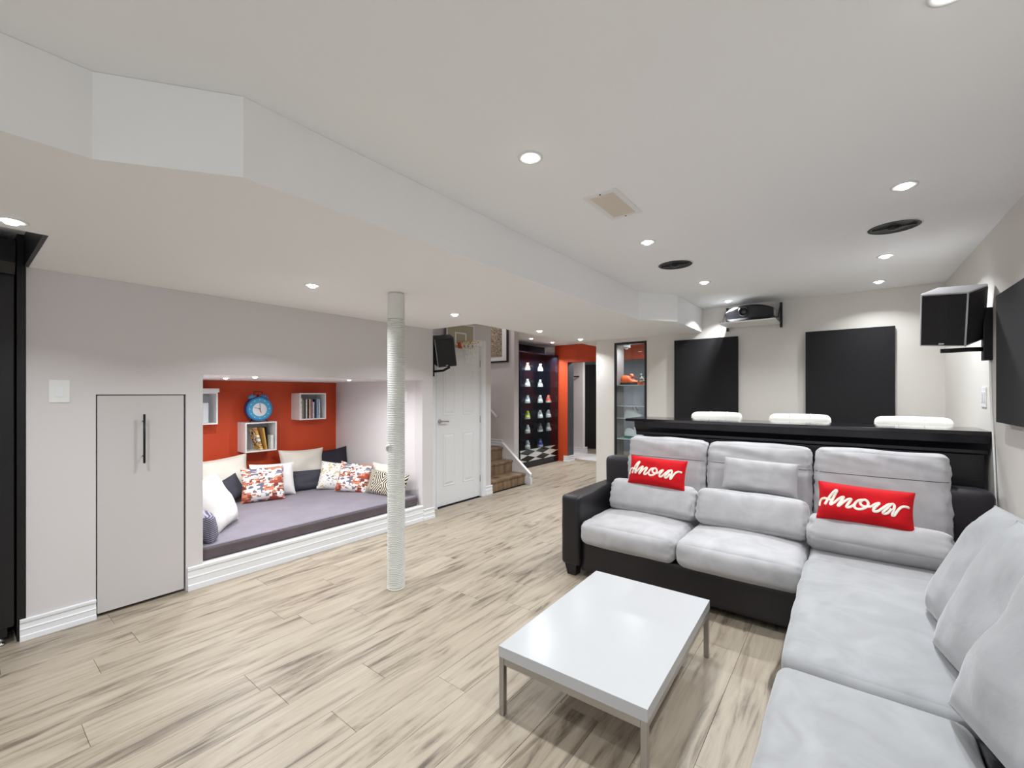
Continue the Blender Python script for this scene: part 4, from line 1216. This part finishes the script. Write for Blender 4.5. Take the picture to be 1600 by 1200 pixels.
# ------------------------------------------------------------------ mini basketball hoop on the door
t = thing('basketball_hoop', 'mini basketball hoop with net hung over the white door', 'basketball hoop', (-3.9, 3.97, 1.97))
bx = -3.885
def frame(bm, y0, y1, z0, z1, k, xa, xb):
    box(bm, xa, y0, z0, xb, y0+k, z1); box(bm, xa, y1-k, z0, xb, y1, z1); box(bm, xa, y0+k, z0, xb, y1-k, z0+k); box(bm, xa, y0+k, z1-k, xb, y1-k, z1)
bm = NB(); box(bm, bx, 3.73, 1.965, bx+0.006, 4.21, 2.275); obj('backboard', bm, M['board'], t)
bm = NB(); frame(bm, 3.72, 4.22, 1.955, 2.285, 0.018, bx-0.002, bx+0.010); obj('board_border', bm, M['trim'], t)
bm = NB(); frame(bm, 3.87, 4.07, 2.01, 2.17, 0.016, bx+0.0062, bx+0.010); obj('target_square', bm, M['trim'], t)
for y in (3.78, 4.16):
    bm = NB(); box(bm, -3.944, y-0.02, 1.99, bx, y+0.02, 1.994); box(bm, -3.944, y-0.02, 1.99, -3.941, y+0.02, 2.03); box(bm, bx-0.004, y-0.02, 1.97, bx, y+0.02, 2.10); obj('door_hook', bm, M['blackm'], t)
RCx, RCy, RZ, RR = -3.715, 3.97, 2.035, 0.115
bm = NB(); tube(bm, [(RCx+RR*math.cos(2*PI*k/32), RCy+RR*math.sin(2*PI*k/32), RZ) for k in range(32)], 0.005, 8, closed=True); obj('rim', bm, M['rimy'], t)
bm = NB(); prism(bm, [(RCy-0.05, 1.965), (RCy+0.05, 1.965), (RCy+0.06, 2.04), (RCy-0.06, 2.04)], bx+0.010, bx+0.045, 'x'); box(bm, bx+0.045, RCy-0.03, 2.025, RCx-RR, RCy+0.03, 2.038); obj('rim_bracket', bm, M['ball'], t, bev=0.002)
bm = NB()
K = 12
def netp(k, lev):
    r_ = RR*(1-0.11*lev); a = 2*PI*(k+0.5*(lev % 2))/K
    return (RCx+r_*math.cos(a), RCy+r_*math.sin(a), RZ-0.048*lev)
for lev in range(4):
    for k in range(K):
        kk = k + (lev % 2)
        for b in ((k, lev+1), ((k-1) if lev % 2 == 0 else (k+1), lev+1)):
            tube(bm, [netp(k, lev), netp(*b)], 0.0045, 4)
obj('net', bm, M['net'], t)

# ------------------------------------------------------------------ staircase
t = thing('staircase', 'short brown wooden staircase rising to the left behind the white door', 'stairs', (-4.2, 5.04, 0))
sx = [-3.95, -4.20, -4.40]; sz = [0.165, 0.345, 0.53]
y0, y1 = 4.622, 5.455
for i in range(3):
    xb = sx[i+1] if i < 2 else -6.09
    bm = NB(); box(bm, xb-0.02 if i < 2 else xb, y0, sz[i]-0.03, sx[i]+0.02, y1, sz[i]); obj('tread', bm, M['stairwood'], t, bev=0.004)
    bm = NB(); box(bm, sx[i]-0.02, y0, (sz[i-1] if i else 0.0)+0.001, sx[i], y1, sz[i]-0.031); obj('riser', bm, M['stairwood'], t)
bm = NB(); prism(bm, [(-3.86, 0.0), (-3.86, 0.14), (-4.40, 0.575), (-4.43, 0.575), (-4.43, 0.0)], 5.457, 5.498, 'y'); obj('stringer', bm, M['trim'], t)
bm = NB(); prism(bm, [(-3.845, 0.135), (-3.845, 0.158), (-4.395, 0.60), (-4.43, 0.60), (-4.43, 0.575), (-4.40, 0.575)], 5.447, 5.499, 'y'); obj('stringer_cap', bm, M['trim'], t)
bm = NB(); box(bm, -3.872, 5.450, 0.0, -3.838, 5.499, 0.10); obj('stringer_foot', bm, M['trim'], t)
t = thing('handrail', 'white handrail end on the stair wall', 'handrail', (-4.65, 5.45, 1.1))
bm = NB(); tube(bm, [(-4.50, 5.44, 1.01), (-4.56, 5.43, 1.07), (-5.3, 5.43, 1.65)], 0.02, 10); obj('rail', bm, M['trim'], t)
bm = NB(); cyl(bm, (-4.7, 5.44, 1.17), (-4.7, 5.499, 1.13), 0.008, n=8); obj('rail_bracket', bm, M['chrome'], t)

# framed picture on the stair wall
t = thing('framed_picture', 'black-framed mosaic-like picture with white mat above the stairs', 'picture', (-4.7, 5.5, 1.9))
px0, px1, pz0, pz1, py = -5.05, -4.302, 1.90, 2.80, 5.47
bm = NB(); k = 0.026
box(bm, px0, py, pz0, px0+k, 5.499, pz1); box(bm, px1-k, py, pz0, px1, 5.499, pz1); box(bm, px0+k, py, pz0, px1-k, 5.499, pz0+k); box(bm, px0+k, py, pz1-k, px1-k, 5.499, pz1); obj('frame', bm, M['black'], t)
bm = NB(); box(bm, px0+k, py+0.012, pz0+k, px1-k, 5.498, pz1-k); obj('mat_board', bm, M['white'], t)
bm = NB(); box(bm, px0+0.12, py+0.009, pz0+0.095, px1-0.125, py+0.0125, pz1-k-0.002); obj('print', bm, M['mosaic'], t)

# ------------------------------------------------------------------ sneaker display cabinet
CFX, CBX = -4.72, -5.06
cy_ = [6.36, 6.49, 6.945, 7.355, 7.70]
t = thing('sneaker_cabinet', 'tall black glass-fronted cabinet lined with sneakers', 'cabinet', (-4.95, 7.03, 0))
bm = NB(); box(bm, CBX, 6.36, 0.0, CBX+0.02, 7.70, 2.18); obj('back_panel', bm, M['navy'], t)
for y in (6.36, 7.685):
    bm = NB(); box(bm, CBX+0.021, y, 0.02, CFX-0.006, y+0.014, 2.16); obj('side_panel', bm, M['navy'], t)
bm = NB(); box(bm, CBX+0.021, 6.36, 2.1605, CFX, 7.70, 2.18); obj('top_panel', bm, M['navy'], t)
bm = NB(); box(bm, CBX+0.021, 6.36, 0.0, CFX-0.004, 7.70, 0.0195); obj('bottom_panel', bm, M['navy'], t)
rows = [1.845, 1.53, 1.215, 0.915, 0.645, 0.345]
for z in rows:
    bm = NB(); box(bm, CBX+0.021, 6.495, z-0.010, CFX-0.03, 7.684, z-0.002); obj('shelf', bm, M['glass'], t)
for a, b in ((6.362, 6.487), (6.489, 6.945), (6.947, 7.355), (7.357, 7.698)):
    bm = NB(); box(bm, CFX-0.004, a, 0.27, CFX, b, 2.16); obj('glass_door', bm, M['glass'], t)
    if b-a > .2: area_light('cabinet_lamp', (CFX-0.08, (a+b)/2, 2.145), (0, 0, 0), 0.10, 0.3, 4.5, (1, 1, 1), 150)
    bm = NB(); box(bm, CFX-0.004, a, 0.02, CFX+0.001, b, 0.12); obj('door_plinth', bm, M['navy'], t)
bm = NB(); box(bm, CFX-0.02, 6.40, 0.12, CFX-0.006, 7.69, 0.34); obj('painted_reflection_panel', bm, M['check'], t)

def make_sneaker(col, sole, lace, label, loc, yaw, group, cat='shoe'):
    """sneaker 0.28 long, toe toward local -Y"""
    L_, W_ = 0.27, 0.108
    t = thing('sneaker', label, cat, loc, group)
    mt = Matrix.Translation(loc) @ Matrix.Rotation(R(yaw), 4, 'Z')
    def out(s):   # half width along the length, s 0 toe .. 1 heel
        return W_/2*(0.35+0.65*min(1, (s/0.22))**0.5 if s < 0.22 else (1-0.22*math.sin(PI*(s-0.22)/0.78*0.9)))
    def fin(nm, bm, m):
        bmesh.ops.transform(bm, matrix=mt, verts=bm.verts); return obj(nm, bm, m, t, smooth=True)
    n = 10
    ptsR = [(out(i/n), -L_/2+L_*i/n) for i in range(n+1)]
    poly_ = ptsR + [(-x, y) for x, y in reversed(ptsR)]
    bm = NB(); prism(bm, poly_, 0.0, 0.032, 'z')
    for f in bm.faces: f.smooth = False
    bmesh.ops.transform(bm, matrix=mt, verts=bm.verts); obj('sole', bm, sole, t)
    bm = NB(); rings = []
    hs = [0.040, 0.052, 0.060, 0.068, 0.082, 0.100, 0.118, 0.128, 0.130, 0.132, 0.125]
    for i in range(n+1):
        s = i/n; w0 = out(s)*0.95; hgt = hs[i]
        y = -L_/2+L_*s; y = y*0.97
        ring = []
        top = 0.55 if i < 5 else 0.5
        for (fx, fz) in ((-1, 0.030), (-1.0, 0.030+(hgt-0.03)*0.5), (-top, 0.03+(hgt-0.03)*0.92), (0, hgt if i < 5 else hgt-0.0), (top, 0.03+(hgt-0.03)*0.92), (1.0, 0.030+(hgt-0.03)*0.5), (1, 0.030)):
            ring.append(bm.verts.new((fx*w0, y, fz)))
        rings.append(ring)
    for A_, B_ in zip(rings, rings[1:]):
        for k in range(6): bm.faces.new((A_[k], A_[k+1], B_[k+1], B_[k]))
    bm.faces.new(rings[0][::-1]); bm.faces.new(rings[-1])
    fin('upper', bm, col)
    bm = NB(); box(bm, -0.024, -0.045, 0.085, 0.024, -0.028, 0.148)
    for v in bm.verts:
        v.co.y += (v.co.z-0.085)*0.5
    fin('tongue', bm, col)
    bm = NB()
    for k in range(3): tube(bm, [(-0.026, -0.075+k*0.022, 0.074+k*0.012), (0, -0.079+k*0.022, 0.086+k*0.012), (0.026, -0.075+k*0.022, 0.074+k*0.012)], 0.0035, 5)
    fin('laces', bm, lace)
    return t
sc = {}
def sm(nm, c):
    if nm not in sc: sc[nm] = mat('shoe_'+nm, c, 0.5)
    return sc[nm]
W_ = sm('white', rgb(238, 238, 240)); 
SG = 'sneakers in the black cabinet'
cols = {0: 6.83, 1: 7.27, 2: 7.575}
specs = [(0, 0, rgb(140, 100, 84), 'brown and white sneaker, top row of the left column'), (0, 1, rgb(206, 206, 210), 'pale grey sneaker, top row of the middle column'),
         (1, 0, rgb(232, 232, 236), 'white sneaker, second row of the left column'), (1, 1, rgb(190, 194, 204), 'light blue-grey sneaker, second row of the middle column'),
         (2, 0, rgb(222, 224, 232), 'white sneaker, third row of the left column'), (2, 1, rgb(228, 228, 230), 'white sneaker, third row of the middle column'), (2, 2, rgb(222, 84, 50), 'orange-red sneaker, top shoe of the right column'),
         (3, 0, rgb(206, 206, 40), 'bright yellow-green sneaker, fourth row of the left column'), (3, 1, rgb(236, 236, 236), 'white sneaker, fourth row of the middle column'), (3, 2, rgb(226, 226, 230), 'white sneaker directly below the orange one'),
         (4, 0, rgb(234, 234, 236), 'white sneaker, fifth row of the left column'), (4, 1, rgb(120, 108, 116), 'dark grey and white sneaker, fifth row of the middle column'), (4, 2, rgb(232, 230, 228), 'white sneaker, lowest shoe of the right column'),
         (5, 0, rgb(230, 230, 234), 'white sneaker, bottom row of the left column'), (5, 1, rgb(60, 80, 190), 'blue and white sneaker, bottom row of the middle column')]
for i, (rw, cl, c, lab) in enumerate(specs):
    make_sneaker(sm('c%d' % i, c), W_, W_, lab, (-4.88, cols[cl], rows[rw]-0.0015), 36, SG)

# ------------------------------------------------------------------ display window in the back wall
t = thing('display_window', 'tall black-framed glass display case set in the pillar wall', 'display case', ((WX0+WX1)/2, BY, WZ0))
bm = NB(); k = 0.028
for b in ((WX0, WZ0, WX0+k, WZ1), (WX1-k, WZ0, WX1, WZ1), (WX0+k, WZ0, WX1-k, WZ0+k), (WX0+k, WZ1-k, WX1-k, WZ1)):
    box(bm, b[0], BY-0.006, b[1], b[2], BY+0.02, b[3])
obj('frame', bm, M['blackwood'], t)
bm = NB(); box(bm, WX0+0.0005, BY+0.02, WZ0, WX0+0.004, BY+D, WZ1); obj('side_liner', bm, mat('grey_liner', rgb(140, 136, 136), 0.4), t)
bm = NB(); box(bm, WX0+k, BY+0.004, WZ0+k, WX1-k, BY+0.008, WZ1-k); obj('glass_door', bm, M['glass'], t)
bm = NB(); box(bm, WX0+0.005, BY+D-0.01, WZ0+0.001, WX1-0.002, BY+D-0.005, WZ1-0.001); obj('back_glass', bm, M['glass'], t)
for z in (1.51, 1.235, 1.075, 0.80):
    bm = NB(); box(bm, WX0+0.006, BY+0.03, z-0.008, WX1-0.002, BY+D-0.012, z); obj('glass_shelf', bm, mat('green_edge_glass', rgb(196, 212, 208), 0.1) if z == 1.51 else bpy.data.materials['green_edge_glass'], t)
for x in (WX0+0.14, WX1-0.09):
    bm = NB(); cyl(bm, (x, BY+0.12, WZ1-0.02), (x, BY+0.12, WZ1-0.001), 0.02, n=14); obj('puck_light', bm, M['blackm'], t)
area_light('case_lamp', ((WX0+WX1)/2, BY+0.12, WZ1-0.03), (0, 0, 0), 0.2, 0.05, 4, (1, 1, 1), 160)
org = sm('orangeshoe', rgb(224, 96, 40)); blk = sm('blackshoe', rgb(40, 36, 34))
make_sneaker(org, blk, blk, 'orange sneaker lying low on the upper glass shelf of the display case', (-2.27, BY+0.14, 1.511), 78, None)
make_sneaker(blk, org, W_, 'black sneaker right of the orange one in the display case', (-2.13, BY+0.155, 1.511), 20, None)
make_sneaker(W_, W_, W_, 'white sneaker on the lower glass shelf just above the bar end', (-2.22, BY+0.14, 1.076), 75, None)
make_sneaker(W_, sm('sole2', rgb(90, 130, 120)), W_, 'white sneaker with green sole on the lowest visible glass shelf', (-2.22, BY+0.14, 0.801), 75, None)

# far hall details
t = thing('towel_bar', 'short black towel bar on the far white wall', 'towel bar', (-5.03, 9.0, 1.8))
bm = NB(); tube(bm, [(-5.12, 8.95, 1.79), (-4.93, 8.95, 1.79)], 0.014, 10); obj('bar', bm, M['blackm'], t)
for x in (-5.1, -4.95):
    bm = NB(); cyl(bm, (x, 8.95, 1.79), (x, 8.999, 1.79), 0.012, n=10); obj('post', bm, M['blackm'], t)
bm = NB(); box(bm, -5.16, 8.2, 0.012, -5.145, 8.98, 2.0)
tag(obj('shower_screen', bm, M['glass']), 'clear glass screen in the far passage', 'glass screen')
print('objects', len(bpy.data.objects))
